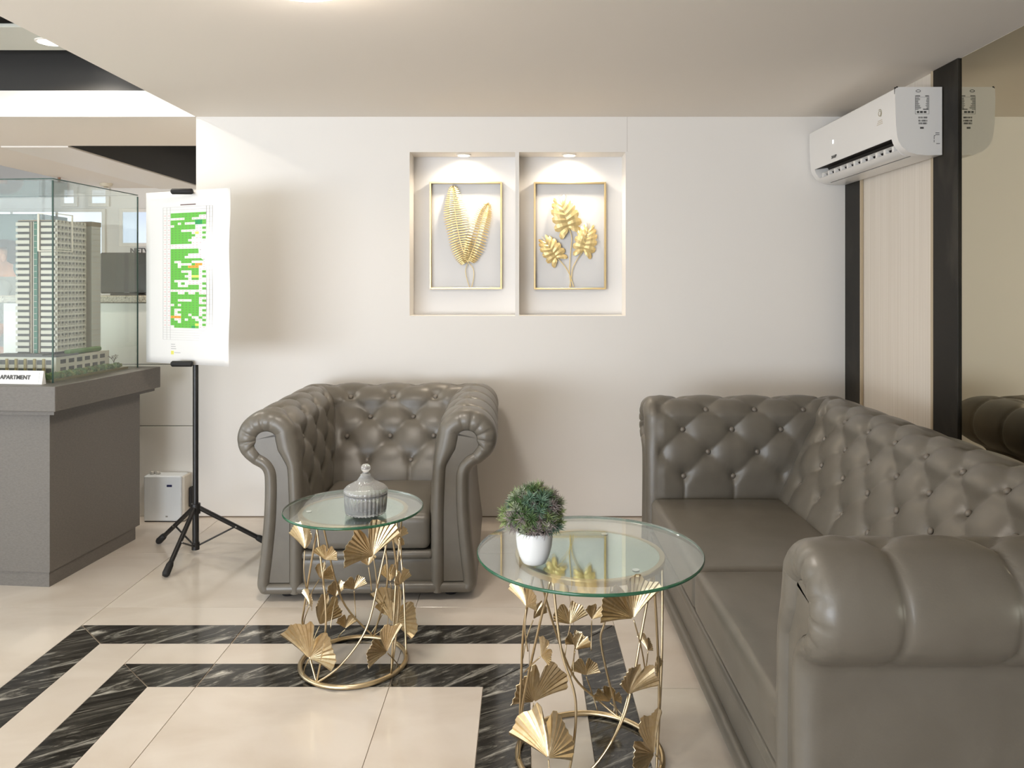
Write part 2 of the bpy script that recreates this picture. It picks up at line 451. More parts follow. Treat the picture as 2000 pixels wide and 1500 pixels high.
# ------------------------------------------------------------------ button-tufted rolled-arm seating
UCA, UCB, RZ, RU, ZC = .155, .305, .122, .130, .690
def _roll(uc): return [(uc+RU*math.cos(math.radians(p)), ZC+RZ*math.sin(math.radians(p))) for p in (150, 120, 90, 60, 30, 0, -30, -60)]
PROF = [(.035, .0, -.05), (.20, .0, -.03), (.36, .0, 0.0), (.46, .003, .046), (.56, .008, .094), (.64, .018, .135), (.70, .03, .178)]
PROF += [(ra[1], ra[0], rb[0]) for ra, rb in zip(_roll(UCA), _roll(UCB))]
PROF += [(.556, UCA+.022, UCB+.022), (.50, UCA+.012, UCB+.012), (.35, UCA+.016, UCB+.016), (.20, UCA+.030, UCB+.030), (.10, UCA+.042, UCB+.042), (.06, UCA+.042, UCB+.042), (.035, UCA+.030, UCB+.03)]
PF = crom(PROF, 7)
NP = len(PF); I0 = 2*7; ICR = 9*7; INECK = 15*7          # seat level, crest, neck
def arclen(col):
    s = [0.0]
    for i in range(1, NP): s.append(s[-1]+math.hypot(PF[i][0]-PF[i-1][0], PF[i][col]-PF[i-1][col]))
    return [q-s[I0] for q in s]
SA, SB = arclen(1), arclen(2)
def pnormal(i, col):
    a, c = PF[max(i-1, 0)], PF[min(i+1, NP-1)]
    du, dz = c[col]-a[col], c[0]-a[0]; l = math.hypot(du, dz) or 1
    return (-dz/l, du/l)                                   # points away from the stuffing on the inner side
def tuft(w, i, S, half):
    """displacement along the outward normal at axis position w, profile sample i"""
    sc_ = S[ICR]; v = S[i]/sc_*5; h = w/half
    if i > INECK: return 0.0
    if v >= 5:                                             # over the roll: channels from the crest dips to the neck
        k = round((h-1)/2)*2+1; e = abs(h-k)*half
        f = max(0.0, min(1.0, (S[INECK]-S[i])/.06)); g = max(0.0, 1-(v-5)/1.2)
        return (-.009*math.exp(-e/.007)+.0045*(math.sin(PI*min(1, e/half)/2)-.5))*f-.012*g*math.exp(-((e/.022)**2+((v-5)*.115/.03)**2))
    if v < 0: return 0.0
    if v < 1:                                              # below the first row: straight folds to the seat
        k = round((h-1)/2)*2+1; e = abs(h-k)*half; d = (1-v)*sc_/5
        return -.007*math.exp(-e/.008)-.020*math.exp(-(e*e+d*d)/.022**2)+.006*math.sin(PI*min(1, e/half)/2)
    # diamond lattice, buttons where row+col is even
    best = 9
    for r in (math.floor(v), math.floor(v)+1):
        c = round((h-(r % 2))/2)*2+(r % 2)
        d = math.hypot((h-c)*half, (v-r)*sc_/5); best = min(best, d)
    p, q = (v+h)/2, (v-h)/2
    e = min(abs(p-round(p)), abs(q-round(q)))*half*1.4
    puff = abs(math.sin(PI*p)*math.sin(PI*q))
    return -.024*math.exp(-(best/.028)**1.3)-.0024*math.exp(-e/.006)+.008*puff**.7
BTN = None
def button_mesh():
    global BTN
    if BTN is None:
        k = MB(); k.lathe([(0, .008), (.006, .0072), (.0105, .0045), (.0125, 0), (.011, -.003), (0, -.004)], 14)
        o = k.build('button', BUTTON, smooth=True); BTN = o.data; bpy.data.objects.remove(o)
    return BTN
def buttons(part, where, S, half, pos, wlo, whi):
    """where(w, frac) -> point and normal on the surface"""
    sc_ = S[ICR]
    for r in range(1, 5):
        i = min(range(NP), key=lambda j: abs(S[j]-sc_*r/5) if j <= ICR else 9)
        n = 14
        for c in range(-n, n+1):
            if (c+r) % 2: continue
            w = c*half
            if not wlo < w < (whi(i) if callable(whi) else whi): continue
            p, nn = pos(w, i, tuft(w, i, S, half)+.0088)
            o = put('button', button_mesh(), part, p)
            o.rotation_euler = Vector(nn).to_track_quat('Z', 'Y').to_euler()
def lounge(root, W, YBK, ncush):
    """W clear width between arms, YBK depth of the seat-back line; front at local y=0, back towards +y"""
    F0 = .050; HA, HB = .115, .112
    # arms
    for sgn in (-1, 1):
        rows = []; NT = 110
        for a in range(NT+1):
            t = a/NT; row = []
            for i in range(NP):
                z, ua, ub = PF[i]; yend = YBK+ub; y = F0+t*(yend-F0)
                fade = min(1, (y-F0)/.035, (yend-y)/.05)
                d = tuft(y-.06, i, SA, HA)*max(0, fade)
                nu, nz = pnormal(i, 1)
                row.append((sgn*(W/2+ua+nu*d), y, z+nz*d))
            rows.append(row)
        k = MB(); k.grid(rows)
        # padded front border of the arm
        poly = [(PF[i][1], PF[i][0]) for i in range(NP)]
        n = len(poly); N = []
        for j in range(n):
            a, c = poly[max(j-1, 0)], poly[min(j+1, n-1)]
            du, dz = c[0]-a[0], c[1]-a[1]; l = math.hypot(du, dz); N.append((dz/l, -du/l))   # inward
        for j in range(n):                                                               # lift the border off the floor edge
            pass
        def ringpt(j, inset, fwd):
            u, z = poly[j]; return (sgn*(W/2+u+N[j][0]*inset), F0-fwd, z+N[j][1]*inset)
        rings = [rows[0]]
        bwid = [.058+.030*max(0, min(1, (poly[j][1]-.58)/.08)) for j in range(n)]
        for q in range(1, 13):
            th = PI*.84*q/12
            ring = []
            for j in range(n):
                ins = bwid[j]*.55*(1-math.cos(th)); fw = .050*math.sin(th)
                pl = 0.0
                if ICR-8 < j < INECK+2:
                    s = SA[j]; e = abs(s/.062-round(s/.062))*.062; pl = .007*math.exp(-e/.006)*math.sin(th)
                ring.append(ringpt(j, ins, fw-pl))
            rings.append(ring)
        k.grid(rings)
        arm = k.build('armrest', LEATHER, root, smooth=True)
        # flat scroll panel inside the border
        k = MB(); pts = []
        cut = [j for j in range(n) if poly[j][1] > .062]
        out = []
        for j in cut:
            u, z = poly[j]; out.append((W/2+u+N[j][0]*bwid[j]*.98, max(.080, z+N[j][1]*bwid[j]*.98)))
        # drop samples that the inset folded over
        cl = [out[0]]
        for p in out[1:]:
            if math.hypot(p[0]-cl[-1][0], p[1]-cl[-1][1]) > .004: cl.append(p)
        k.prism([(sgn*p[0], p[1]) for p in cl], F0-.033, F0-.003, 'y')
        sp = k.build('scroll_panel', LEATHER, root); bv = sp.modifiers.new('rounded', 'BEVEL'); bv.width = .006; bv.segments = 2; bv.limit_method = 'ANGLE'
        def posA(w, i, d, sgn=sgn):
            z, ua, ub = PF[i]; nu, nz = pnormal(i, 1)
            return (sgn*(W/2+ua+nu*d), w+.06, z+nz*d), (sgn*nu, 0, nz)
        buttons(arm, None, SA, HA, posA, -.02, lambda i: YBK+PF[i][2]-.06-.05)
    # back
    NB = int(W/.0095); rows = []
    for a in range(NB+1):
        t = -1+2*a/NB; row = []
        for i in range(NP):
            z, ua, ub = PF[i]; xe = W/2+ua; x = t*xe
            fade = max(0, min(1, (xe-abs(x))/.05)); d = tuft(x, i, SB, HB)*fade
            nu, nz = pnormal(i, 2)
            row.append((x, YBK+ub+nu*d, z+nz*d))
        rows.append(row)
    k = MB(); k.grid(rows); back = k.build('backrest', LEATHER, root, smooth=True)
    def posB(w, i, d):
        z, ua, ub = PF[i]; nu, nz = pnormal(i, 2)
        return (w, YBK+ub+nu*d, z+nz*d), (0, nu, nz)
    buttons(back, None, SB, HB, posB, -(W/2-.03), W/2-.03)
    # seat cushions
    cw = W/ncush
    for c in range(ncush):
        k = MB(); k.rbox(-W/2+cw*(c+.5), .012+(YBK+.01)/2, .288, cw-.004, YBK+.0, .150, .030, 5, .022, 14)
        k.build('seat_cushion', LEATHER, root, smooth=True)
    # front rail: lip under the cushion, apron and padded base border
    k = MB(); k.rbox(0, .060, .192, W+.02, .085, .036, .016, 4, 0, 6); k.build('seat_rail', LEATHER, root, smooth=True)
    k = MB(); k.rbox(0, .075, .122, W+.05, .09, .118, .020, 4, 0, 6); k.build('apron', LEATHER, root, smooth=True)
    hw = W/2+UCA+.028
    k = MB(); k.rbox(0, .045, .054, 2*hw, .085, .046, .021, 4, 0, 6); k.build('base_border', LEATHER, root, smooth=True)
    k = MB(); k.box(-hw+.03, hw-.03, .06, YBK+UCB, .036, .20); k.build('seat_frame', LEATHER, root)
    for x in (-hw+.10, hw-.10):
        for y in (.10, YBK+UCB-.08):
            k = MB(); k.lathe([(0, 0), (.026, 0), (.034, .012), (.034, .030), (.030, .037), (0, .037)], 18, (x, y, 0))
            sharp(k.build('foot', RUBBER, root))
chair = thing('armchair', 'grey-brown leather tufted armchair with rolled arms against the white wall', 'armchair', (-.668, 3.285, 0), math.radians(1.6))
lounge(chair, .542, .61, 1)
sofa = thing('sofa', 'long grey-brown leather tufted sofa with rolled arms along the mirror wall', 'sofa', (.572, 2.68, 0), -PI/2)
lounge(sofa, 1.80, .61, 2)
# ------------------------------------------------------------------ gold ginkgo tables
def ginkgo_mesh(seed, span, notch):
    """fan leaf of unit size in the x-y plane (stem point at origin, pointing +y), pleated and cupped"""
    rnd = random.Random(seed); n = 36; m = 5; rows = []
    lob = [rnd.uniform(-.05, .05) for _ in range(12)]
    for j in range(m+1):
        q = .04+.96*j/m; row = []
        for i in range(n+1):
            t = i/n; a = math.radians(90+span/2-span*t)
            rr = 1-.10*abs(2*t-1)**2+.035*math.sin(t*PI*9+seed)+lob[int(t*11)]*.6
            rr -= notch*max(0, 1-abs(t-.5)/.07)
            rad = q*rr
            pl = .022*(1 if i % 2 else -1)*q
            cup = .16*q*q+.10*q*(2*t-1)**2
            row.append((rad*math.cos(a), rad*math.sin(a), pl+cup))
        rows.append(row)
    k = MB(); k.grid(rows); o = k.build('leaf', GOLD); me = o.data; bpy.data.objects.remove(o)
    return me
GK = [ginkgo_mesh(1, 125, .38), ginkgo_mesh(2, 150, .45), ginkgo_mesh(3, 105, .30), ginkgo_mesh(4, 140, .42)]
def ginkgo_table(name, label, cx, cy, R, RT, H, leaves, rods, seed):
    rnd = random.Random(seed)
    t = thing(name, label, 'side table', (cx, cy, 0))
    def cyl(th, z, r=R): a = math.radians(th); return Vector((r*math.sin(a), -r*math.cos(a), z))
    ring = [(R*math.cos(2*PI*i/56), R*math.sin(2*PI*i/56), .0085) for i in range(56)]
    k = MB(); k.tube(ring, .0085, 10, closed=True); k.build('base_ring', GOLD, t, smooth=True)
    zt = H-.012
    k = MB(); k.lathe([(R-.008, zt-.016), (R+.006, zt-.016), (R+.008, zt-.003), (R+.006, zt), (R-.008, zt), (R-.008, zt-.016)], 56)
    sharp(k.build('top_ring', GOLD, t))
    k = MB(); k.lathe([(0, zt-.006), (R-.008, zt-.006), (R-.008, zt-.001), (0, zt-.001)], 56); k.build('mirror_disc', DISC, t)
    # glass plate with bevelled green edge
    k = MB(); n = 96; tz = .009
    prof = [(RT-.002, 0), (RT, .002), (RT, tz-.002), (RT-.002, tz)]
    vs = []; fs = []
    k.lathe([(0, 0), (RT-.002, 0)], n, (0, 0, zt+.0015)); k.lathe([(RT-.002, tz), (0, tz)], n, (0, 0, zt+.0015))
    g = k.build('glass_top', GLASSTOP, t)
    k = MB(); rows = [[(r*math.cos(2*PI*i/n), r*math.sin(2*PI*i/n), zt+.0015+z) for i in range(n)] for r, z in prof]
    k.grid(rows, True); k.build('glass_edge', GLASSEDGE, g, smooth=True)
    # a few clear pads under the plate
    for a in (40, 160, 280):
        p = cyl(a, zt, R-.03); k = MB(); k.lathe([(0, 0), (.010, 0), (.010, .0014), (0, .0014)], 14, (p.x, p.y, zt)); k.build('pad', CERAMIC, t)
    for pts in rods:
        P = crom([tuple(cyl(a, z)) for a, z in pts], 8)
        k = MB(); k.tube(P, .0036, 7); k.build('rod', GOLD, t, smooth=True)
    for i, (th, z, d, sz) in enumerate(leaves):
        a = math.radians(th); nrm = Vector((math.sin(a), -math.cos(a), 0)); tan = Vector((math.cos(a), math.sin(a), 0))
        if math.cos(a) < 0: tan = -tan; 
        dd = math.radians(d); up = tan*math.cos(dd)+Vector((0, 0, 1))*math.sin(dd)
        face = nrm if math.cos(a) > 0 else -nrm
        up = (up+face*rnd.uniform(-.25, .10)).normalized(); rt = up.cross(face).normalized(); fc = rt.cross(up).normalized()
        M = Matrix((rt, up, fc)).transposed().to_4x4()
        r_off = R+.004
        p = cyl(th, z, r_off); M.translation = p
        M = M @ Matrix.Rotation(rnd.uniform(-.3, .3), 4, 'Y') @ Matrix.Scale(sz*(1.22 if sz > .07 else 1.12), 4)
        big = sz > .07
        o = put('leaf', GK[(1 if big and i % 2 else 0) if big else (2 if i % 2 else 3)], t); o.matrix_local = M
        so = o.modifiers.new('thickness', 'SOLIDIFY'); so.thickness = .0010/sz; so.offset = 0
        # stalk from the leaf back to a nearby rod foot
        L = min(.16, .05+sz*1.1); q0 = p-up*.004; th2 = th+rnd.uniform(-9, 9)-math.degrees(math.cos(dd)*L/R)*(.8 if math.cos(a) > 0 else -.8)
        q1 = cyl(th2, max(.012, z-L*abs(math.sin(dd))))
        k = MB(); k.tube(crom([tuple(q0), tuple((q0+q1)/2+nrm*.006), tuple(q1)], 5), .0019, 6); k.build('stalk', GOLD, t, smooth=True)
    return t
SL = [(-47, .45, 95, .078), (32, .438, 110, .100), (-127, .086, 60, .091), (-39, .087, 70, .105), (48, .098, 125, .088), (144, .078, 60, .111), (-17, .432, 75, .047), (27, .408, 95, .036), (-127, .259, 45, .049), (-147, .171, 90, .056), (-168, .189, 90, .05), (-158, .045, 85, .05), (-38, .269, 70, .05), (147, .23, 100, .056), (68, .305, 90, .051), (150, .148, 90, .049), (158, .1, 60, .043), (132, .37, 80, .055), (68, .470, 80, .034)]
BL = [(-60, .472, 80, .068), (-131, .333, 60, .05), (-168, .287, 95, .06), (173, .301, 70, .047), (28, .474, 110, .096), (-43, .359, 45, .051), (-172, .222, 100, .038), (-173, .205, 60, .047), (178, .125, 92, .051), (-131, .08, 85, .104), (24, .278, 70, .076), (119, .253, 80, .049), (56, .286, 100, .045), (158, .05, 120, .047), (154, .058, 70, .03), (-36, .098, 95, .105), (51, .086, 135, .096)]
z2 = .535
SR = [[(-29, .012), (-17, .237), (-29, z2)], [(-29, .012), (-2, .08), (25, .195), (40, .367), (55, z2)], [(55, .012), (68, .26), (54, z2)], [(169, .012), (-154, .158), (-132, .432), (-125, z2)],
      [(-29, .012), (-53, .164), (-51, .251), (-28, z2)], [(55, .012), (62, .30), (75, z2)], [(169, .012), (150, .25), (165, z2)], [(100, .012), (120, .28), (140, z2)]]
z2 = .570
BR = [[(-28, .012), (-19, .094), (-15, .261), (-26, .39), (-33, z2)], [(-28, .012), (-1, .101), (19, .208), (29, .312), (36, .416), (50, z2)], [(56, .012), (62, .251), (52, z2)], [(-80, .012), (-69, .181), (-49, .395), (-35, z2)],
      [(-80, .012), (-69, .351), (-61, .465), (-52, z2)], [(150, .012), (167, .05), (-169, .138), (-145, .373), (-130, z2)], [(150, .012), (165, .225), (161, .316), (150, z2)], [(56, .012), (70, .30), (84, z2)]]
ginkgo_table('side_table', 'smaller round glass side table on gold ginkgo-leaf stand before the armchair', -.605, 2.76, .185, .246, .560, SL, SR, 3)
ginkgo_table('side_table', 'larger round glass side table on gold ginkgo-leaf stand beside the sofa', .190, 2.215, .206, .322, .594, BL, BR, 5)

# ------------------------------------------------------------------ potted plant on the larger table
pl = thing('potted_plant', 'small bushy artificial plant in a white pot on the larger glass table', 'plant', (.030, 2.105, .594))
b = MB(); b.lathe([(0, 0), (.028, 0), (.033, .003), (.041, .020), (.048, .045), (.0505, .068), (.050, .084), (.049, .088), (.046, .088), (.046, .078), (0, .076)], 40)
b.build('pot', CERAMIC, pl, smooth=True)
b = MB(); b.lathe([(0, .0765), (.045, .0765), (.0455, .080), (.030, .082), (0, .083)], 20); b.build('soil', mat('soil', srgb(40, 34, 26), .9), pl)
def rosette(m, seed):
    r = random.Random(seed); k = MB()
    for i in range(46):
        a = r.uniform(0, 2*PI); e = math.asin(r.uniform(-.15, 1)); L = r.uniform(.015, .027); w = .0012
        d = Vector((math.cos(a)*math.cos(e), math.sin(a)*math.cos(e), math.sin(e)))
        s = d.cross(Vector((r.uniform(-1,1), r.uniform(-1,1), r.uniform(-1,1)))).normalized(); n = d.cross(s)
        m1 = d*L*.55; tip = d*L+n*.004
        k.add([s*w*.5, -s*w*.5, m1-s*w+n*.0006, m1+s*w+n*.0006, tip, m1+n*.0016], [(0,1,2,3), (2,5,4), (5,3,4), (3,2,4)])
    o = k.build('sprig', m, weld=False, recalc=False); me = o.data; bpy.data.objects.remove(o); return me
GR = [rosette(mat('sprig_green', srgb(84, 110, 66), .6), 1), rosette(mat('sprig_yellow_green', srgb(134, 150, 98), .6), 2), rosette(mat('sprig_grey_mauve', srgb(152, 142, 138), .6), 3),
      rosette(mat('sprig_blue_green', srgb(94, 122, 100), .6), 4), rosette(mat('sprig_pale_green', srgb(164, 172, 146), .6), 5)]
b = MB()
r = random.Random(5); pts = []
for i in range(130):
    # dome of sprigs
    u = (i+.5)/130; ph = i*2.39996; zz = 1-1.45*u; rr = math.sqrt(max(0, 1-zz*zz))
    p = Vector((rr*math.cos(ph)*.070, rr*math.sin(ph)*.070, .128+zz*.070 if zz > 0 else .128+zz*.058))
    p *= 1; p.x += -.006*(zz < .2); p += Vector((r.uniform(-.006,.006), r.uniform(-.006,.006), r.uniform(-.006,.006)))
    pts.append(p)
for i in range(40):
    d = Vector((r.uniform(-1,1), r.uniform(-1,1), r.uniform(-.4,1))); pts.append(Vector((0,0,.125))+d*.038)
for i, p in enumerate(pts):
    out = (p-Vector((0, 0, .105))).normalized()
    kind = r.choice((0,3,3,1,2,2,2,4)) if p.x > -.02 or p.z > .14 else r.choice((0,1,1,4,2))
    o = put('sprig', GR[kind], pl, p); o.rotation_euler = out.to_track_quat('Z', 'Y').to_euler(); s = r.uniform(.85, 1.2); o.scale = (s, s, s)
    if i % 6 == 0:
        b.tube([(p.x*.15, p.y*.15, .080), tuple(p*.5+Vector((0,0,.055))), tuple(p)], .0012, 5)
b.build('stems', mat('stem_green', srgb(70, 84, 48), .7), pl)

# ------------------------------------------------------------------ crystal jar on the smaller table
jar = thing('candy_jar', 'cut-glass lidded candy jar with ball knob on the smaller glass table', 'jar', (-.545, 2.675, .560))
CRYSTAL = mat('crystal', (1, .99, .96, 1), .05, trans=.77, spec=.6)
fl = lambda i, k, n, r: (.0022 if k % 4 < 2 else -.0012)*(1 if 1 < i < 7 else 0)*(r > .01)
b = MB(); b.lathe([(0, 0), (.060, 0), (.066, .003), (.068, .010), (.070, .030), (.0715, .055), (.072, .066), (.072, .070), (.067, .070), (.066, .060), (.064, .012), (.050, .008), (0, .007)], 128, flute=fl)
b.build('bowl', CRYSTAL, jar, smooth=True)
fl2 = lambda i, k, n, r: (.0016 if k % 4 < 2 else -.001)*(1 if 1 < i < 8 else 0)*(r > .012)
b = MB(); b.lathe([(.068, .0712), (.0735, .0712), (.0745, .075), (.0735, .084), (.064, .094), (.046, .103), (.030, .112), (.022, .122), (.0185, .130), (.018, .134), (.012, .138), (.0095, .142),
                  (.012, .145), (.0155, .151), (.0165, .157), (.0145, .164), (.009, .169), (0, .1705)], 128, flute=fl2)
ib = MB(); b.lathe([(0, .131), (.014, .128), (.018, .120), (.026, .109), (.043, .099), (.061, .089), (.068, .080), (.068, .0712)], 128)
b.build('lid', CRYSTAL, jar, smooth=True)
b = MB(); b.lathe([(0, .0075), (.047, .0085), (.050, .012), (.050, .020), (.046, .023), (0, .0235)], 32); b.build('soap_bar', mat('cream_wax', srgb(240, 228, 205), .5), jar, smooth=True)

# ------------------------------------------------------------------ framed gold wall art
def art(name, label, cx, cz, w, h):
    t = thing(name, label, 'wall art', (cx, YB+ND, cz))
    f, d = .010, .034
    for x0, x1, z0, z1, nm in ((-w/2, -w/2+f, -h/2, h/2, 'frame_bar'), (w/2-f, w/2, -h/2, h/2, 'frame_bar'), (-w/2+f, w/2-f, h/2-f, h/2, 'frame_bar'), (-w/2+f, w/2-f, -h/2, -h/2+f, 'frame_bar')):
        k = MB(); k.cbox(x0, x1, -d, -.002, z0, z1, .0015); k.build(nm, GOLDFRAME, t)
    return t
K = .000751
aL = art('framed_leaf_art', 'thin gold frame holding two long gold feather-like palm leaves', -.345, 1.645, .435, .643)
aR = art('framed_leaf_art', 'thin gold frame holding three gold monstera leaves on curved stems', .280, 1.643, .433, .644)
def lp(cx0, cy0): return lambda x, y, dep: (K*(x-cx0), -dep, -K*(y-cy0))
def feather(root, P, rib, widthL, widthR, n, dep):
    C = crom([(float(a), float(c), 0.0) for a, c in rib], 12); L = len(C)
    k = MB(); k.tube([P(c[0], c[1], dep+.006+.012*math.sin(PI*i/L)) for i, c in enumerate(C)], [.0034-.002*i/L for i in range(L)], 6)
    for i in range(n):
        t = (i+.5)/n; q = t*(L-1); a = int(q); fr = q-a; c = [C[a][z]*(1-fr)+C[min(a+1, L-1)][z]*fr for z in (0, 1)]
        dx, dy = C[min(a+2, L-1)][0]-C[max(a-2, 0)][0], C[min(a+2, L-1)][1]-C[max(a-2, 0)][1]; l = math.hypot(dx, dy); dx /= l; dy /= l
        hd = .006+.012*math.sin(PI*t)
        for sg, W in ((-1, widthL), (1, widthR)):
            # blade: leaves the rib sideways, tip sweeps slightly back
            prof = (math.sin(PI*min(1, (t*.92+.12)))**.55)
            ln = W*prof*(1+.06*math.sin(i*12.9)); nx, ny = -dy*sg, dx*sg
            sx, sy = nx-dx*.12*(1-t), ny-dy*.12*(1-t)
            if t > .82: sx += dx*(t-.82)*4; sy += dy*(t-.82)*4
            w = .62*l_step(C)/n/2*1.35
            pts = []
            for u, ww in ((0, .7), (.45, 1), (.8, .8), (1, .15)):
                x = c[0]+sx*ln*u; y = c[1]+sy*ln*u; z = dep+hd+.012*math.sin(u*2.4)*.8-.010*u*u
                pts.append((P(x+dx*w*ww, y+dy*w*ww, z-.0025), P(x, y, z+.0012), P(x-dx*w*ww, y-dy*w*ww, z+.0015)))
            vs = [v for p in pts for v in p]; fs = []
            for j in range(3):
                for m in range(2): fs.append((j*3+m, j*3+m+1, j*3+m+4, j*3+m+3))
            k.add(vs, fs)
    o = k.build('palm_leaf', GOLDART, root); m = o.modifiers.new('thickness', 'SOLIDIFY'); m.thickness = .0008
    return o
def l_step(C): return sum(math.hypot(C[i+1][0]-C[i][0], C[i+1][1]-C[i][1]) for i in range(len(C)-1))
PLf = lp(522, 766)
feather(aL, PLf, [(535, 975), (485, 840), (447, 650), (425, 480), (418, 360)], 100, 108, 40, .012)
feather(aL, PLf, [(545, 965), (590, 850), (635, 690), (670, 580), (702, 505)], 88, 88, 30, .020)
for pts in ([(545, 965), (520, 1040), (530, 1110), (552, 1180)], [(535, 975), (580, 1030), (585, 1100), (568, 1180)]):
    k = MB(); k.tube([PLf(p[0], p[1], .020) for p in crom([(float(a), float(c)) for a, c in pts], 8)], .0022, 6); k.build('leaf_stem', GOLDART, aL, smooth=True)
def monstera(root, P, base, tip, size, dep, seed):
    """split leaf: midrib from base to tip, lobes curling off both sides"""
    r = random.Random(seed); bx, by = base; tx, ty = tip; L = math.hypot(tx-bx, ty-by); dx, dy = (tx-bx)/L, (ty-by)/L
    k = MB(); k.tube([P(bx+dx*L*q, by+dy*L*q, dep+.006+.016*math.sin(PI*q)) for q in (0, .2, .4, .6, .8, 1)], [.003, .0028, .0024, .002, .0016, .001], 6)
    for sg in (-1, 1):
        nx, ny = -dy*sg, dx*sg
        for i in range(6):
            sweep = (-.55, -.02, .30, .55, .80, 1.25)[i]; reach = size*(.86, 1.0, 1.0, .92, .74, .50)[i]; t0 = (.0, .10, .24, .39, .54, .68)[i]; hw = (.075, .085, .085, .080, .075, .060)[i]*L
            rows = []
            for u in (0, .2, .4, .6, .8, 1.0):
                row = []; w = hw*(.80+.95*u)*(.40 if u == 1.0 else (.92 if u == .8 else 1))
                for v in (-1, 0, 1):
                    along = L*t0+reach*u*sweep*(.75+.25*u)+w*v; out = reach*u*(1-.10*u*abs(sweep))-w*v*.35*sweep*u
                    along = max(along, 0.0) if u == 0 else along
                    x = bx+dx*along+nx*out; y = by+dy*along+ny*out
                    row.append(P(x, y, dep+.006+.016*math.sin(PI*min(1, max(0, along/L)))+.008*math.sin(u*2.6)-.014*u*u+(.0035 if v == 0 else 0)))
                rows.append(row)
            k.grid(rows)
    o = k.build('monstera_leaf', GOLDART, root); m = o.modifiers.new('thickness', 'SOLIDIFY'); m.thickness = .0009
PRf = lp(1353, 769)
monstera(aR, PRf, (1345, 705), (1262, 448), 112, .018, 1)
monstera(aR, PRf, (1250, 942), (1128, 775), 88, .014, 2)
monstera(aR, PRf, (1462, 885), (1512, 668), 92, .016, 3)
for pts in ([(1345, 705), (1368, 780), (1358, 900), (1350, 1050), (1362, 1180)], [(1250, 942), (1310, 1010), (1352, 1080), (1385, 1180)], [(1462, 885), (1410, 960), (1375, 1030), (1365, 1100), (1350, 1180)]):
    k = MB(); k.tube([PRf(p[0], p[1], .018) for p in crom([(float(a), float(c)) for a, c in pts], 8)], .0026, 6); k.build('leaf_stem', GOLDART, aR, smooth=True)

# ------------------------------------------------------------------ air conditioner on the right wall
ac = thing('air_conditioner', 'white split air conditioner mounted high on the right wall near the corner', 'air conditioner', (XR-.018, 3.437, 0))
AZ0, AZ1, AL = 1.925, 2.229, 1.030                       # bottom, top, length along the wall
def acp(n=6):
    """outer outline (depth from wall is -x)"""
    return [(0, AZ1), (-.196, AZ1), (-.207, AZ1-.008), (-.209, AZ1-.05), (-.205, AZ1-.17), (-.199, AZ1-.222)]
tail = [(-.193, AZ0+.062), (-.178, AZ0+.038), (-.150, AZ0+.016), (-.110, AZ0+.004), (-.06, AZ0), (0, AZ0+.002)]
full = acp()+tail
b = MB()
b.prism(full, 0, .055, 'y'); b.prism(full, AL-.055, AL, 'y')
mid = acp()+[(-.125, AZ1-.212), (-.085, AZ0+.026), (-.110, AZ0+.004), (-.06, AZ0), (0, AZ0+.002)]
b.prism(mid, .055, AL-.055, 'y')
sharp(b.build('body', PLASTIC, ac), 40)
b = MB(); b.prism([(-.190, AZ1-.240), (-.1195, AZ1-.236), (-.0925, AZ0+.031), (-.108, AZ0+.010)], .056, AL-.056, 'y'); 
b = MB(); b.grid([[(-.1257, y, AZ1-.2130), (-.0862, y, AZ0+.0262), (-.109, y, AZ0+.0075)] for y in (.056, AL-.056)]); b.build('air_duct', DARKIN, ac)
b = MB(); b.grid([[(-.198, y, AZ1-.2226), (-.1255, y, AZ1-.2134)] for y in (.056, AL-.056)]); b.build('duct_roof', DARKIN, ac)
# hanging flap with its vanes
b = MB(); b.prism([(-.172, AZ0+.030), (-.168, AZ0+.034), (-.114, AZ0+.012), (-.112, AZ0+.007), (-.150, AZ0+.012)], .060, AL-.060, 'y'); sharp(b.build('flap', PLASTIC, ac))
b = MB(); b.prism([(-.170, AZ0+.057), (-.168, AZ0+.060), (-.152, AZ0+.054), (-.152, AZ0+.051)], .075, AL-.075, 'y'); b.build('louver', PLASTIC, ac)
for i in range(11):
    y = .10+i*(AL-.20)/10; k = MB(); k.prism([(-.167, AZ0+.056), (-.150, AZ0+.050), (-.125, AZ0+.017), (-.166, AZ0+.0325)], y, y+.020, 'y'); k.build('vane', PLASTIC, ac)
# thin seam of the front panel and side cover clip
b = MB(); b.box(-.2095, -.190, .006, .0072, AZ1-.03, AZ1+.0004); b.build('panel_seam', DARKIN, ac)
b = MB(); b.cbox(-.204, -.196, -.001, .004, AZ1-.003, AZ1+.003, .001); b.build('clip', DARKIN, ac)
INK = mat('print_ink', srgb(74, 72, 68), .6); INKL = mat('print_light', srgb(150, 148, 142), .6)
# printed side label: spec box, marks and codes (end face looks towards the camera, -y)
b = MB(); y0, y1 = -.0006, .0001
def pr(x0, x1, z0, z1): b.box(x0, x1, y0, y1, AZ1-z1, AZ1-z0)
b.lathe([(0, 0), (.006, 0), (.006, .0004), (0, .0004)], 14)
b.v = []; b.f = []; b.mi = []
for x0, x1, z0, z1 in ((-.118, -.098, .038, .042), (-.075, -.060, .038, .042)): pr(x0, x1, z0, z1)
for k_ in range(13): pr(-.119, -.119+random.uniform(.012, .026), .048+k_*.0042, .050+k_*.0042); pr(-.066-random.uniform(.002, .008), -.060, .048+k_*.0042, .050+k_*.0042)
for x0, x1, z0, z1 in ((-.120, -.058, .045, .0458), (-.120, -.058, .120, .1208), (-.120, -.1192, .038, .1208), (-.0588, -.058, .038, .1208), (-.085, -.062, .097, .101)): pr(x0, x1, z0, z1)
pr(-.112, -.102, .107, .116); pr(-.098, -.086, .107, .116); pr(-.082, -.070, .107, .116)
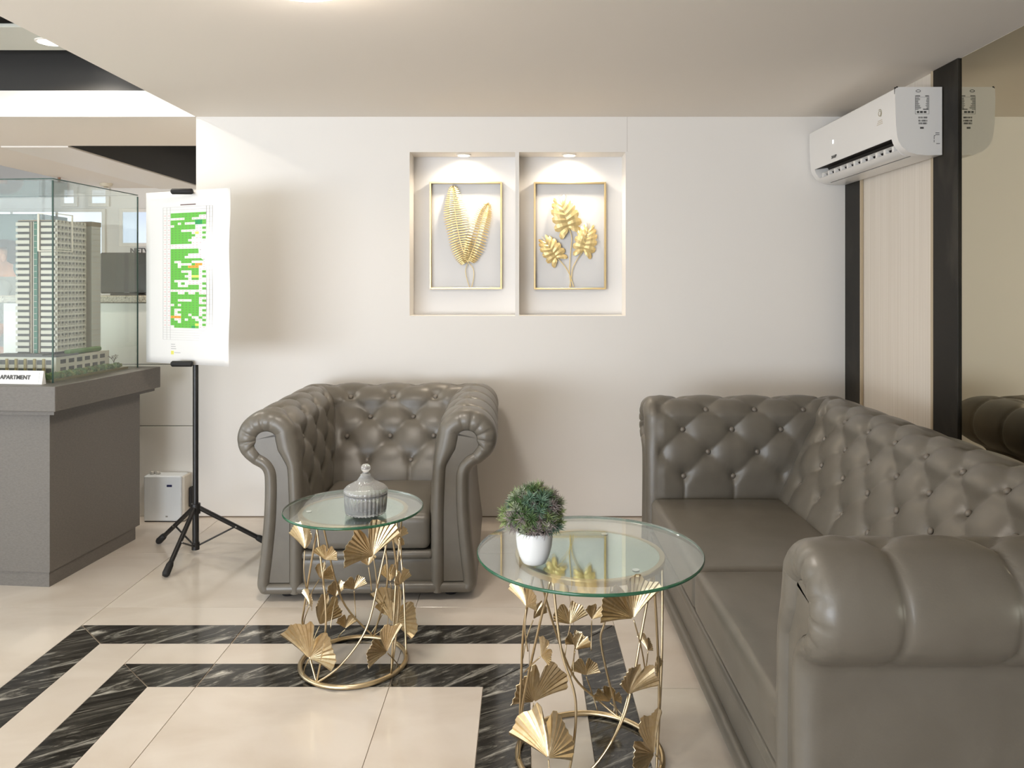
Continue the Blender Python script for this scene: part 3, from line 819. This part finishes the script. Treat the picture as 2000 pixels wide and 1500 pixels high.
for r_, z_ in enumerate((.132, .146, .158)):
    for k_ in range(14): pr(-.105+k_*.0028, -.105+k_*.0028+random.choice((.0008, .0018)), z_, z_+.008)
pr(-.098, -.082, .178, .186)
for x0, x1, z0, z1 in ((-.030, -.012, .203, .2055), (-.036, -.030, .215, .2175), (-.030, -.012, .211, .2135), (-.037, -.035, .218, .232), (-.026, -.010, .2505, .253), (-.037, -.035, .236, .246)): pr(x0, x1, z0, z1)
b.build('printed_label', INK, ac)
b = MB(); b.tube([(-.106+.010*math.cos(a), -.0003, AZ1-.018+.005*math.sin(a)) for a in [2*PI*i/20 for i in range(20)]], .0012, 4, closed=True); b.build('oval_mark', INK, ac)
# front print: brand lettering, ring emblem, caption bars, lit indicator
def face_x(z): 
    q = AZ1-z
    return -.209+max(0, (q-.05))/.14*.006-.0006
tm = text_mesh('SHARP', .022, .0003, .0006); tm.materials.append(INK)
put('brand_lettering', tm, ac, (face_x(AZ1-.19)-.0004, .690, AZ1-.196), (PI/2, 0, -PI/2))
EM = mat('print_olive', srgb(150, 140, 110), .5)
b = MB()
for rad, a0, a1 in ((.019, -60, 120), (.012, -150, 210)):
    P_ = [(face_x(AZ1-.085)-.0002, .150-rad*math.cos(math.radians(a)), AZ1-.085+rad*math.sin(math.radians(a))) for a in range(a0, a1+1, 15)]
    b.tube(P_, .0016, 4)
b.build('ring_emblem', EM, ac)
b = MB()
for k_ in range(3):
    z = AZ1-.118-k_*.008; b.box(face_x(z)-.0004, face_x(z)+.0006, .128-.002*k_, .172+.006*k_, z-.0022, z+.0022)
b.build('emblem_caption', mat('print_pale', srgb(205, 196, 178), .5), ac)
b = MB(); z = AZ1-.115; b.cbox(face_x(z)-.0012, face_x(z)+.002, .688, .700, z-.009, z+.009, .0006)
b.build('indicator', mat('led_glow', (1,1,1,1), .4, emit=((.85, .92, 1, 1), 6)), ac)

# ------------------------------------------------------------------ poster stand with the unit chart
es = thing('poster_stand', 'black tubular tripod poster stand left of the armchair', 'stand', (-1.640, 3.870, 0))
b = MB(); b.tube([(0,0,.030), (0,0,.245)], .0155, 14); b.tube([(0,0,.20), (0,0,1.805)], .0135, 14); sharp(b.build('pole', BLACKMET, es))
b = MB(); b.tube([(0,0,.205), (0,0,.255)], .023, 14); sharp(b.build('hub', BLACKMET, es))
b = MB(); b.tube([(0,0,.025), (0,0,.060)], .019, 14); sharp(b.build('lower_collar', BLACKMET, es))
for fx, fy in ((-.258, .150), (-.005, -.318), (.322, .130)):
    u = Vector((fx, fy, 0)).normalized(); top = u*.016+Vector((0,0,.232)); ft = Vector((fx, fy, .014))
    k = MB(); k.tube([tuple(top), tuple(top.lerp(ft, .93))], .0115, 10); leg = k.build('leg', BLACKMET, es)
    sharp(leg)
    k = MB(); e = ft-top; e.normalize(); k.tube([tuple(ft-e*.070), tuple(ft-e*.055), tuple(ft-e*.01), tuple(ft)], [.0125, .0165, .0175, .0140], 12); k.build('rubber_foot', RUBBER, leg, smooth=True)
    m_ = top.lerp(ft, .52)
    k = MB(); k.tube([(u.x*.016, u.y*.016, .045), tuple(m_)], .0045, 8); k.build('brace', BLACKMET, es)
    k = MB(); k.tube([tuple(m_+Vector((-u.y, u.x, 0))*.013), tuple(m_-Vector((-u.y, u.x, 0))*.013)], .0042, 8); k.build('rivet', mat('rivet_metal', srgb(190, 188, 184), .3, 1.0), leg)
# poster plane: left edge farther away, right edge nearer
pa = Vector((-1.923, 3.945, 0)); pb = Vector((-1.409, 3.725, 0)); pu = (pb-pa).normalized(); pn = Vector((pu.y, -pu.x, 0))    # pn faces the viewer
ang = math.atan2(pu.y, pu.x)
for z, off in ((.962, 0.0), (1.807, 0.0)):
    # padded holder arms gripping the sheet
    c = Vector((-.034, -.080, z))
    k = MB(); k.tube([tuple(c+Vector((-.052, -.0, 0))), tuple(c+Vector((-.046, 0, 0))), tuple(c+Vector((.046, 0, 0))), tuple(c+Vector((.052, 0, 0)))], [.009, .0145, .0145, .012], 12)
    ar = k.build('holder_arm', RUBBER, es, smooth=True); 
    k = MB(); k.tube([(-.0, -.008, z+.004), (-.0, -.078, z)], .0095, 10); k.build('arm_tube', BLACKMET, ar, smooth=True)
W_, H_ = (pb-pa).length, .862
pos = thing('unit_chart_poster', 'large white paper chart with a green grid held on the tripod stand', 'poster', (pa.x, pa.y, .955), ang)
rows = []
for j in range(25):
    z = H_*j/24; row = []
    for i in range(17):
        x = W_*i/16; curl = .010*(max(0, i-13)/3)**2*(1-.6*j/24)+.004*math.sin(j*.5)*(i/16)**3
        row.append((x, -curl, z-.000*i))
    rows.append(row)
k = MB(); k.grid(rows); sh = k.build('sheet', PAPER, pos, smooth=True)
m = sh.modifiers.new('thickness', 'SOLIDIFY'); m.thickness = .0012; m.offset = -1
# printed unit grid: G green, D deep green, O orange, y yellow, . empty (pinkish figures), rows top to bottom
PAT = """GGGGGGGGGG GGGGGGGG.. ....GG.... GGGGGGGDDG GG.G...DDG .GGGGGG... GGGGGGG..G GGG....... GGGGGG.y.G GGGGGGG... GGGGGG...G GGGGG..... GGGGGG.... .......... ..........
GGGGGGGGGG GGGGGGGG.. GGGGG..... GGGG...... GGGGGGGGGG G..GGG.... GG....GOO. GG.GGOOO.. GGGGGGGG.. GGG...GG.G GGGGG.GG.. GGGG..yy.G GGGGG.GG.. G......... GG.G.....G GG...GGG..
GGGGGGGG.G .......... GG..G..G.. GGGGGGGGGG GGGGGGGG.. GG....GG.G GGGGGGGG.. .G.GGGGGGG GGGGGGGG.. G..GGGGG.G G.GGGGGG.. G..GG.GG.G OOOGGG..G. G..G.GG..G GG.GGGGG.. GGGGGGGy.G .GGGGGDG..""".split()
cols = {'G': srgb(104, 190, 70), 'D': srgb(34, 158, 84), 'O': srgb(246, 168, 64), 'y': srgb(232, 226, 110)}
X0, X1, Zt, Zb = .170, .402, .752, .180       # block of cells on the sheet
ncol = 10; nr = len(PAT); cw = (X1-X0)/ncol; ch = (Zt-Zb)/nr
ms = [mat('print_green', cols['G'], .6), mat('print_deep_green', cols['D'], .6), mat('print_orange', cols['O'], .6), mat('print_yellow', cols['y'], .6), mat('print_line', srgb(190, 186, 184), .6), mat('print_figure', srgb(120, 96, 92), .6), mat('print_pink', srgb(236, 190, 186), .6)]
k = MB(); E_ = .0022
def cell(x0, x1, z0, z1, mi, e=0.0): k.cur = mi; k.add([(x0, -E_-e, z0), (x1, -E_-e, z0), (x1, -E_-e, z1), (x0, -E_-e, z1), (x0, -.0006, z0), (x1, -.0006, z0), (x1, -.0006, z1), (x0, -.0006, z1)], [(0,1,2,3), (0,4,5,1), (1,5,6,2), (2,6,7,3), (3,7,4,0)])
rr_ = random.Random(11)
for r_, row in enumerate(PAT):
    z1 = Zt-r_*ch; z0 = z1-ch
    for c_, q in enumerate(row):
        x0 = X0+c_*cw
        if q in 'GDOy': cell(x0, x0+cw, z0, z1, 'GDOy'.index(q))
        elif rr_.random() < .8: cell(x0+cw*.30, x0+cw*.70, z0+ch*.35, z0+ch*.62, 6, .0001)
        if q in 'GDO': cell(x0+cw*.36, x0+cw*.62, z0+ch*.40, z0+ch*.62, 5, .0003)
tx0, tx1 = .118, .444
for r_ in range(0, nr+1, 2): z = Zt-r_*ch; cell(tx0, X0-.002, z-.0004, z+.0004, 4); cell(X1+.002, tx1, z-.0004, z+.0004, 4)
for z in (Zt+.030, Zt+.016, Zb-.012, Zb-.024, Zb-.036, Zb-.048, Zb-.060): cell(tx0, tx1, z-.0004, z+.0004, 4)
for x in (tx0, .143, X0-.003, X1+.003, .425, tx1): cell(x-.0005, x+.0005, Zb-.060, Zt+.030, 4)
for r_ in range(1, nr, 2):
    z = Zt-r_*ch; cell(.127, .135, z-.002, z+.002, 6); cell(.153, .161, z-.002, z+.002, 6)
cell(.235, .335, Zt+.038, Zt+.043, 5)
for q in range(3): cell(.172, .198+.004*q, Zb-.085-q*.011, Zb-.0815-q*.011, 4)
cell(.172, .190, Zb-.134, Zb-.116, 3); cell(.194, .235, Zb-.126, Zb-.123, 4)
k.build('printed_chart', ms, pos, weld=False, recalc=False)

# ------------------------------------------------------------------ display pedestal with glass case
DR = math.radians(-5.2)
dc = thing('display_case', 'grey laminate display pedestal with a clear glass case at the left edge', 'display case', (-2.109, 3.443, 0), DR)
b = MB(); b.box(-1.20, 0, 0, .686, .068, .776); b.build('pedestal', LAMIN, dc)
b = MB(); b.box(-1.19, -.008, .008, .660, 0, .067); b.build('plinth', LAMIN, dc)
b = MB(); b.cbox(-1.25, .070, -.060, .765, .794, .905, .002); b.build('top_slab', LAMIN, dc)
b = MB(); b.box(-1.23, .050, -.040, .742, .7765, .7935); b.build('slab_lip', LAMIN, dc)
gx0, gx1, gy0, gy1, gz0, gz1 = -1.05, -.025, .054, .707, .9055, 1.822
for (x0, x1, y0, y1, z0, z1) in ((gx0, gx1, gy0, gy0+.006, gz0, gz1), (gx0, gx1, gy1-.006, gy1, gz0, gz1), (gx1-.006, gx1, gy0+.0062, gy1-.0062, gz0, gz1), (gx0, gx0+.006, gy0+.0062, gy1-.0062, gz0, gz1), (gx0, gx1, gy0, gy1, gz1+.0004, gz1+.006)):
    k = MB(); k.box(x0, x1, y0, y1, z0, z1); k.build('glass_pane', CASEGLASS, dc)
k = MB()
for (x, y) in ((gx1, gy0), (gx1, gy1), (gx0, gy0), (gx0, gy1)): k.box(x-.0028, x+.0028, y-.0028, y+.0028, gz0, gz1)
k.build('corner_edge', CASEEDGE, dc)
k = MB()
for (x0, x1, y0, y1) in ((gx1-.003, gx1+.003, gy0, gy1), (gx0, gx1, gy0-.003, gy0+.003), (gx0, gx1, gy1-.003, gy1+.003)): k.box(x0, x1, y0, y1, gz1+.006, gz1+.010)
k.build('top_edge', CASEEDGE, dc)
def disp(lx, ly): 
    c, s = math.cos(DR), math.sin(DR); return (-2.109+lx*c-ly*s, 3.443+lx*s+ly*c)
# tent sign on the slab, in front of the glass
sx, sy = disp(-.020, -.020)
sg = thing('name_sign', 'white tent sign lettered APARTMENT on the display pedestal before the glass', 'sign', (sx-.004, sy+.010, .9055), DR+math.radians(-2))
b = MB(); b.prism([(.0, 0), (.026, 0), (.017, .060), (.011, .060)], -.62, -.005, 'x'); b.v = [(x+0, y, z) for x, y, z in b.v]
b.build('card', PAPER, sg)
tm = text_mesh('APARTMENT', .026, .0003, .0007); tm.materials.append(INK)
o = put('lettering', tm, sg, (-.138, .0033, .030), (math.radians(80), 0, 0)); o.scale = (1.0, 1.0, 1)
tm = text_mesh('A', .026, .0003, .0007); tm.materials.append(INK); put('lettering', tm, sg, (-.252, .0033, .030), (math.radians(80), 0, 0))
b = MB(); b.box(-.612, -.022, -.0003, .0004, .052, .0525); b.box(-.0225, -.022, -.0003, .0004, .008, .0525)
k = b.build('border_line', INKL, sg); k.rotation_euler = (math.radians(-10), 0, 0)

# ------------------------------------------------------------------ tower scale model inside the case
tx, ty = disp(-.190, .291)
tw = thing('tower_model', 'white scale model of an apartment tower inside the glass case', 'model', (tx, ty, .9055), DR)
MW = mat('model_white', srgb(208, 203, 188), .5); MD = mat('model_dark', srgb(62, 62, 58), .5); MG = mat('model_green_glass', srgb(34, 104, 84), .25)
MTAN = mat('model_tan', srgb(148, 136, 116), .6); MGREY = mat('model_grey', srgb(206, 208, 202), .5); GRASS = mat('model_grass', srgb(96, 126, 70), .8, bump=(400, .4))
TB, FH, NF = .118, .0292, 22; TT = TB+FH*NF
b = MB(); b.box(-.43, .140, -.215, .370, 0, .010); b.build('base_board', mat('model_base', srgb(150, 142, 120), .7), tw)
b = MB(); b.box(-.196, -.004, .004, .217, .010, TT-.006); b.build('tower_core', MD, tw)
b = MB(); b.box(-.186, -.03, .217, .272, .010, TT); b.build('service_core', MTAN, tw)
b = MB(); b.box(-.186, .002, .272, .346, .010, TT-.012); b.build('rear_wing', MGREY, tw)
b = MB(); b.box(-.188, .004, .268, .348, TT-.012, TT+.012); b.box(-.190, -.002, -.001, .219, TT-.006, TT-.001); b.build('roof_cap', MTAN, tw)
# floor bands of the street front, one for each storey
def band(x0, x1, nm, lo=0):
    k = MB(); k.box(x0, x1, -.004, .0045, 0, .0170); o = k.build(nm, MW, tw, (0, 0, TB+FH*lo)); me = o.data
    for f in range(lo+1, NF): put(nm, me, tw, (0, 0, TB+FH*f))
band(-.200, -.130, 'floor_band'); band(-.070, .0045, 'floor_band')
b = MB(); b.box(-.122, -.114, -.006, .004, .05, TT-.01); b.box(-.080, -.074, -.006, .004, .05, TT-.01); b.build('core_fin', MTAN, tw)
b = MB(); b.box(-.104, -.086, -.0055, .0041, .05, TT-.01); b.build('stair_glass', MG, tw)
k = MB()
for f in range(NF+2): k.box(-.104, -.090, -.0068, -.0056, .07+FH*f, .0715+FH*f)
k.box(-.107, -.104, -.0068, .004, .05, TT-.01); k.build('stair_ticks', MW, tw)
# side front: deep white grid of storeys and bays
k = MB()
for f in range(NF):
    z = TB+FH*f; k.box(-.004, .010, .006, .216, z, z+.009)
    for c in range(8):
        y = .010+c*.0262; k.box(-.004, .005, y+.011, y+.0185, z+.009, z+.018)
for c in range(9):
    y = .006+c*.0262; k.box(-.004, .008, y, y+.0045, TB, TT)
g = k.build('balcony_grid', MW, tw, weld=False)
k = MB()
for f in range(NF): k.box(.002, .0042, .273, .345, TB+FH*f+.004, TB+FH*f+.006)
k.build('wing_lines', MW, tw)
# white portal frame wrapping the upper corner
k = MB(); zt, zl = TT+.030, TT-.155
k.box(-.082, -.074, -.012, -.006, zl, zt); k.box(-.082, .016, -.012, -.006, zt-.004, zt); k.box(-.082, .016, -.012, -.006, zl, zl+.005)
k.box(.011, .016, -.012, .110, zt-.004, zt); k.box(.011, .016, .103, .110, zl, zt); k.box(.011, .016, -.012, .110, zl, zl+.005)
k.build('portal_frame', mat('model_portal', srgb(236, 226, 208), .5), tw)
# podium with window rows, roof garden
k = MB(); k.box(-.25, .050, -.060, .346, .010, .098); k.build('podium', MW, tw)
k = MB(); k.box(-.25, .052, -.062, .10, .098, .106); k.box(-.25, -.02, -.062, -.005, .106, .112); k.build('podium_roof', MD, tw)
k = MB(); k.rbox(.028, .170, .112, .036, .250, .024, .010, 3, 0, 8); k.build('roof_garden', GRASS, tw, smooth=True)
wm = None
for z in (.026, .064):
    for c in range(6):
        if wm is None:
            k = MB(); k.box(.0495, .0512, 0, .038, 0, .020); o = k.build('podium_window', MD, tw, (0, -.030+c*.060, z)); wm = o.data
        else: put('podium_window', wm, tw, (0, -.030+c*.060, z))
wm = None
for z in (.022, .062):
    for c in range(6):
        if wm is None:
            k = MB(); k.box(0, .026, -.0612, -.0595, 0, .022); o = k.build('shop_window', MD, tw, (-.235+c*.047, 0, z)); wm = o.data
        else: put('shop_window', wm, tw, (-.235+c*.047, 0, z))
PIL = mat('model_ochre', srgb(150, 132, 70), .7); wm = None
for c in range(6):
    if wm is None:
        k = MB(); k.cbox(0, .014, -.067, -.0613, .012, .090, .002); o = k.build('green_column', PIL, tw, (-.252+c*.047, 0, 0)); wm = o.data
    else: put('green_column', wm, tw, (-.252+c*.047, 0, 0))
def clump(seed, r, m):
    rd = random.Random(seed); k = MB()
    for i in range(60):
        d = Vector((rd.gauss(0,1), rd.gauss(0,1), abs(rd.gauss(0,1)))).normalized()*r*rd.uniform(.5, 1); a = Vector((rd.gauss(0,1), rd.gauss(0,1), rd.gauss(0,1))).normalized()*r*.38; c = a.cross(d).normalized()*r*.3
        k.add([d-a, d+c, d+a, d-c, d*1.12], [(0,1,4), (1,2,4), (2,3,4), (3,0,4)])
    o = k.build('hedge', m, weld=False, recalc=False); me = o.data; bpy.data.objects.remove(o); return me
HD = [clump(1, .022, mat('hedge_green', srgb(88, 118, 58), .8)), clump(2, .020, mat('hedge_olive', srgb(128, 138, 74), .8)), clump(3, .022, mat('hedge_light', srgb(108, 140, 84), .8))]
rd = random.Random(9)
for i in range(26):
    y = -.20+i*.0215; put('hedge', HD[i % 3], tw, (.112+rd.uniform(-.008, .008), y, .012), (0, 0, rd.uniform(0, 6)))
for i in range(16):
    y = -.16+i*.030; put('hedge', HD[(i+1) % 3], tw, (.078+rd.uniform(-.006, .006), y, .012), (0, 0, rd.uniform(0, 6)))
for i in range(9): put('hedge', HD[i % 2], tw, (-.20+i*.035, -.150+rd.uniform(-.02, .02), .012), (0, 0, rd.uniform(0, 6)))
k = MB()
def branch(p, d, L, r, n):
    q = p+d*L; k.tube([tuple(p), tuple(q)], [r, r*.7], 5)
    if n:
        for _ in range(3):
            e = (d+Vector((rd.uniform(-.9,.9), rd.uniform(-.9,.9), rd.uniform(-.1,.6)))).normalized(); branch(q, e, L*.68, r*.65, n-1)
branch(Vector((.075, .348, .010)), Vector((0,0,1)), .026, .003, 4)
k.build('bare_tree', mat('model_twig', srgb(96, 80, 62), .8), tw)

# ------------------------------------------------------------------ reception counter and what stands on and before it
rc = thing('reception_counter', 'white panelled reception counter with granite top behind the display case', 'counter', (0, 4.505, 0))
cx0, cx1 = -3.03, -1.906
b = MB(); b.box(cx0+.01, cx1-.004, .012, .52, 0, 1.245); b.build('body', DARKIN, rc)
zs = (.0, .527, .885, 1.244); xs = (cx0, -2.47, cx1)
for i in range(2):
    for j in range(3):
        k = MB(); k.cbox(xs[i]+.001, xs[i+1]-.001, 0, .0115, zs[j]+.002, zs[j+1]-.002, .001); k.build('panel', COUNTERP, rc)
k = MB(); k.box(cx0, cx0+.0095, .012, .52, 0, 1.244); k.build('end_panel', COUNTERP, rc)
b = MB(); b.cbox(-3.22, cx1, -.015, .54, 1.2455, 1.285, .004); b.build('countertop', GRANITE, rc)
mo = thing('monitor', 'black flat monitor standing on the granite counter', 'monitor', (-2.440, 4.76, 1.2855))
b = MB(); b.cbox(-.165, .165, 0, .045, .010, .262, .006); b.build('casing', mat('monitor_black', srgb(46, 42, 36), .35), mo)
b = MB(); b.box(-.155, .155, -.0012, .0, .022, .254); b.build('screen', mat('monitor_screen', srgb(52, 48, 40), .18), mo)
b = MB(); b.cbox(-.09, .09, -.03, .10, 0, .010, .003); b.build('stand', BLACKMET, mo)
b = MB(); b.box(-.016, .016, -.0014, 0, .0135, .0185); b.build('maker_mark', INKL, mo)
dv = thing('white_device', 'small white box-shaped appliance with dark display on the floor by the counter', 'appliance', (-2.045, 4.395, 0))
b = MB(); b.cbox(-.113, .100, 0, .095, .004, .262, .006); b.build('case', PLASTICBLUE, dv)
b = MB(); b.cbox(.1005, .117, .006, .092, .006, .258, .003); b.build('side_cover', mat('appliance_side', srgb(214, 206, 192), .5), dv)
b = MB(); b.box(.018, .048, -.0008, 0, .200, .212); b.build('display', mat('display_blue', srgb(46, 48, 84), .2), dv)
b = MB(); b.box(.012, .024, -.0008, 0, .028, .036); b.build('badge', INKL, dv)
for x in (-.085, -.052):
    k = MB(); k.lathe([(0, 0), (.014, 0), (.014, .012), (.010, .017), (0, .017)], 16, (x, .045, .2622)); k.build('cap', mat('cap_metal', srgb(200, 196, 188), .35, .6), dv, smooth=True)
b = MB(); b.box(-.110, .098, .004, .09, 0, .004); b.build('foot', RUBBER, dv)
b = MB(); b.cbox(-1.925, -1.908, 4.450, 4.502, .070, .182, .003)
pa_ = tag(b.build('power_adapter', RUBBER), 'black plug-in power adapter on the wall beside the white appliance', 'adapter')

# ------------------------------------------------------------------ person behind the counter
pe = thing('person', 'person in grey shirt and pale blue face mask standing behind the counter', 'person', (-3.60, 5.38, 0), math.radians(20))
SKIN = mat('skin', srgb(168, 122, 96), .5); SHIRT = mat('grey_shirt', srgb(128, 132, 128), .8); TROUS = mat('dark_trousers', srgb(52, 54, 60), .8); HAIR = mat('dark_hair', srgb(46, 34, 26), .6); MASK = mat('mask_blue', srgb(196, 214, 236), .7)
# joints (person faces local -x)
J = {'pel': (0,0,.93,.135,.105), 'wa': (0,0,1.06,.118,.098), 'ch': (-.01,0,1.24,.155,.112), 'sh': (0,0,1.345,.12,.085), 'nk': (0,0,1.40,.055,.055), 'nk2': (-.012,0,1.445,.052,.054), 'hd': (-.02,0,1.51,.072,.088), 'hd2': (-.015,0,1.565,.076,.092), 'hd3': (-.01,0,1.615,.058,.068)}
for s_, n_ in ((-1, 'l'), (1, 'r')):
    J['so'+n_] = (0, s_*.165, 1.335, .060, .060); J['el'+n_] = (.03, s_*.215, 1.07, .045, .045); J['wr'+n_] = (-.12, s_*.19, .90, .030, .034); J['ha'+n_] = (-.19, s_*.18, .875, .030, .022); 
    for f_ in range(4): J['f%d%s' % (f_, n_)] = (-.225, s_*(.150+.020*f_), .868, .0095, .0095); J['g%d%s' % (f_, n_)] = (-.262+.006*abs(f_-1.5), s_*(.148+.021*f_), .850, .0085, .0085)
    J['th'+n_] = (-.200, s_*.135, .872, .011, .011); J['tg'+n_] = (-.228, s_*.122, .860, .009, .009)
    J['hi'+n_] = (0, s_*.09, .86, .088, .092); J['kn'+n_] = (-.01, s_*.10, .49, .060, .062); J['an'+n_] = (.02, s_*.10, .085, .040, .042); J['to'+n_] = (-.13, s_*.115, .035, .034, .028)
EDG = [('pel','wa'),('wa','ch'),('ch','sh'),('sh','nk'),('nk','nk2'),('nk2','hd'),('hd','hd2'),('hd2','hd3')]
for n_ in 'lr':
    EDG += [('sh','so'+n_),('so'+n_,'el'+n_),('el'+n_,'wr'+n_),('wr'+n_,'ha'+n_),('pel','hi'+n_),('hi'+n_,'kn'+n_),('kn'+n_,'an'+n_),('an'+n_,'to'+n_),('ha'+n_,'th'+n_),('th'+n_,'tg'+n_)]
    for f_ in range(4): EDG += [('ha'+n_, 'f%d%s' % (f_, n_)), ('f%d%s' % (f_, n_), 'g%d%s' % (f_, n_))]
ks = list(J); me = bpy.data.meshes.new('body'); me.from_pydata([J[q][:3] for q in ks], [(ks.index(a), ks.index(c)) for a, c in EDG], [])
bo = put('body', me, pe)
bo.modifiers.new('skin', 'SKIN'); 
for i, q in enumerate(ks):
    v = me.skin_vertices[0].data[i]; v.radius = (J[q][3], J[q][4]); v.use_root = (q == 'pel')
ss = bo.modifiers.new('smooth', 'SUBSURF'); ss.levels = 2; ss.render_levels = 2
dg = bpy.context.evaluated_depsgraph_get(); me2 = bpy.data.meshes.new_from_object(bo.evaluated_get(dg)); bo.modifiers.clear(); bo.data = me2
me2.materials.clear()
for q in (SKIN, SHIRT, TROUS, RUBBER): me2.materials.append(q)
for p in me2.polygons:
    c = p.center; arm = abs(c.y) > .145 or c.x < -.15
    p.material_index = 0 if c.z > 1.405 else (3 if c.z < .06 else (2 if c.z < .93 and not (arm and c.z > .80) else (0 if (arm and c.z < 1.10) else 1)))
    p.use_smooth = True
def ell(nm, m, c, r, cut=None, n=20):
    k = MB(); rows = []
    for i in range(n+1):
        a = PI*i/n; rows.append([(c[0]+r[0]*math.sin(a)*math.cos(2*PI*j/n), c[1]+r[1]*math.sin(a)*math.sin(2*PI*j/n), c[2]+r[2]*math.cos(a)) for j in range(n)])
    k.grid(rows, True)
    if cut:
        keep = [(f, mi) for f, mi in zip(k.f, k.mi) if all(cut(k.v[q]) for q in f)]; k.f = [f for f, _ in keep]; k.mi = [0]*len(keep)
    return k.build(nm, m, pe, smooth=True)
ell('hair', HAIR, (-.004, 0, 1.575), (.108, .092, .092), lambda p: p[2] > 1.60 or (p[0] > .005 and p[2] > 1.49))
ell('mask', MASK, (-.062, 0, 1.492), (.052, .066, .050), lambda p: p[0] < -.040)
for s_ in (-1, 1):
    ell('ear', SKIN, (.005, s_*.078, 1.535), (.018, .010, .030), n=10); ell('eye', HAIR, (-.094, s_*.030, 1.553), (.008, .014, .007), n=10)
ell('nose', SKIN, (-.102, 0, 1.530), (.016, .014, .024), n=10)

# ------------------------------------------------------------------ lobby background
def window(nm, x0, x1, z0, z1, col, e, mull=0):
    k = MB(); f = .035; y0, y1 = YFAR-.03, YFAR-.001
    k.cbox(x0-f, x0, y0, y1, z0-f, z1+f, .003); k.cbox(x1, x1+f, y0, y1, z0-f, z1+f, .003); k.cbox(x0, x1, y0, y1, z1, z1+f, .003); k.cbox(x0, x1, y0, y1, z0-f, z0, .003)
    for q in range(mull): xx = x0+(x1-x0)*(q+1)/(mull+1); k.box(xx-.012, xx+.012, y0+.004, y1, z0, z1)
    o = struct(k.build(nm, TRIMWHITE, weld=False))
    k = MB(); k.box(x0, x1, YFAR-.016, YFAR-.010, z0, z1); k.build('pane', mat('glow_pane_%s' % nm, (0,0,0,1), .1, emit=(col, e)), o)
window('window_1', -5.60, -4.24, 1.66, 2.08, (.80, .87, 1, 1), 1.0, 2)
window('window_2', -4.03, -3.74, 1.77, 2.08, (.72, .82, .98, 1), .75)
window('bright_pane_3', -4.62, -4.52, 2.17, 2.30, (.85, .90, 1, 1), .9)  # this and the next: small glowing panes high on the far wall
window('bright_pane_4', -4.34, -4.20, 2.17, 2.30, (.85, .90, 1, 1), .9)
tm = text_mesh('NETW', .075, .004, .001); tm.materials.append(mat('letter_grey', srgb(96, 92, 88), .5))
o = put('wall_lettering', tm, None, (-3.855, YFAR-.006, 1.690), (PI/2, 0, 0)); tag(o, 'dark grey raised letters NETW on the far lobby wall', 'lettering')
cb = thing('cabinet', 'tall dark teal cabinet against the far lobby wall behind the person', 'cabinet', (-5.12, 7.30, 0))
b = MB(); b.box(-.55, .55, .02, .45, 0, 2.02); b.build('carcass', mat('teal_dark', srgb(74, 96, 92), .5), cb)
for x in (-.55, .002):
    k = MB(); k.cbox(x+.002, x+.546, 0, .0195, .04, 2.01, .002); dr_ = k.build('door', mat('teal_door', srgb(80, 102, 98), .45), cb)
    k = MB(); k.tube([(x+(.49 if x < -.1 else .055), -.012, 1.0), (x+(.49 if x < -.1 else .055), -.012, 1.15)], .006, 8); k.build('handle', BLACKMET, dr_)
b = MB(); b.box(-4.76, -4.70, 6.60, 6.61, 0, 0.1)
po = MB(); po.cbox(-5.19, -4.985, 7.292, 7.2985, 1.56, 1.80, .001); tag(po.build('notice', PAPER), 'white printed notice on the teal cabinet door', 'notice')
sp = thing('sprinkler', 'small metal sprinkler head under the lobby ceiling', 'sprinkler', (-4.22+.0, 7.03, CH))
b = MB(); b.lathe([(0, 0), (.012, 0), (.012, -.03), (.008, -.045), (0, -.045)], 12); b.build('stem', mat('brass_dull', srgb(150, 120, 100), .4, .7), sp)
b = MB(); b.lathe([(0, -.046), (.042, -.046), (.044, -.050), (0, -.052)], 16); b.build('deflector', mat('brass_dull', srgb(150, 120, 100), .4, .7), sp)
sd = thing('smoke_detector', 'round cream smoke detector under the lobby ceiling', 'smoke detector', (-4.02, 7.45, CH))
b = MB(); b.lathe([(0, 0), (.058, 0), (.058, -.012), (.048, -.030), (0, -.036)], 24); sharp(b.build('housing', mat('detector_cream', srgb(222, 212, 190), .5), sd))
b = MB(); b.lathe([(0, -.0365), (.022, -.036), (.022, -.041), (0, -.042)], 16); b.build('sensor', mat('detector_cream2', srgb(200, 188, 164), .5), sd)
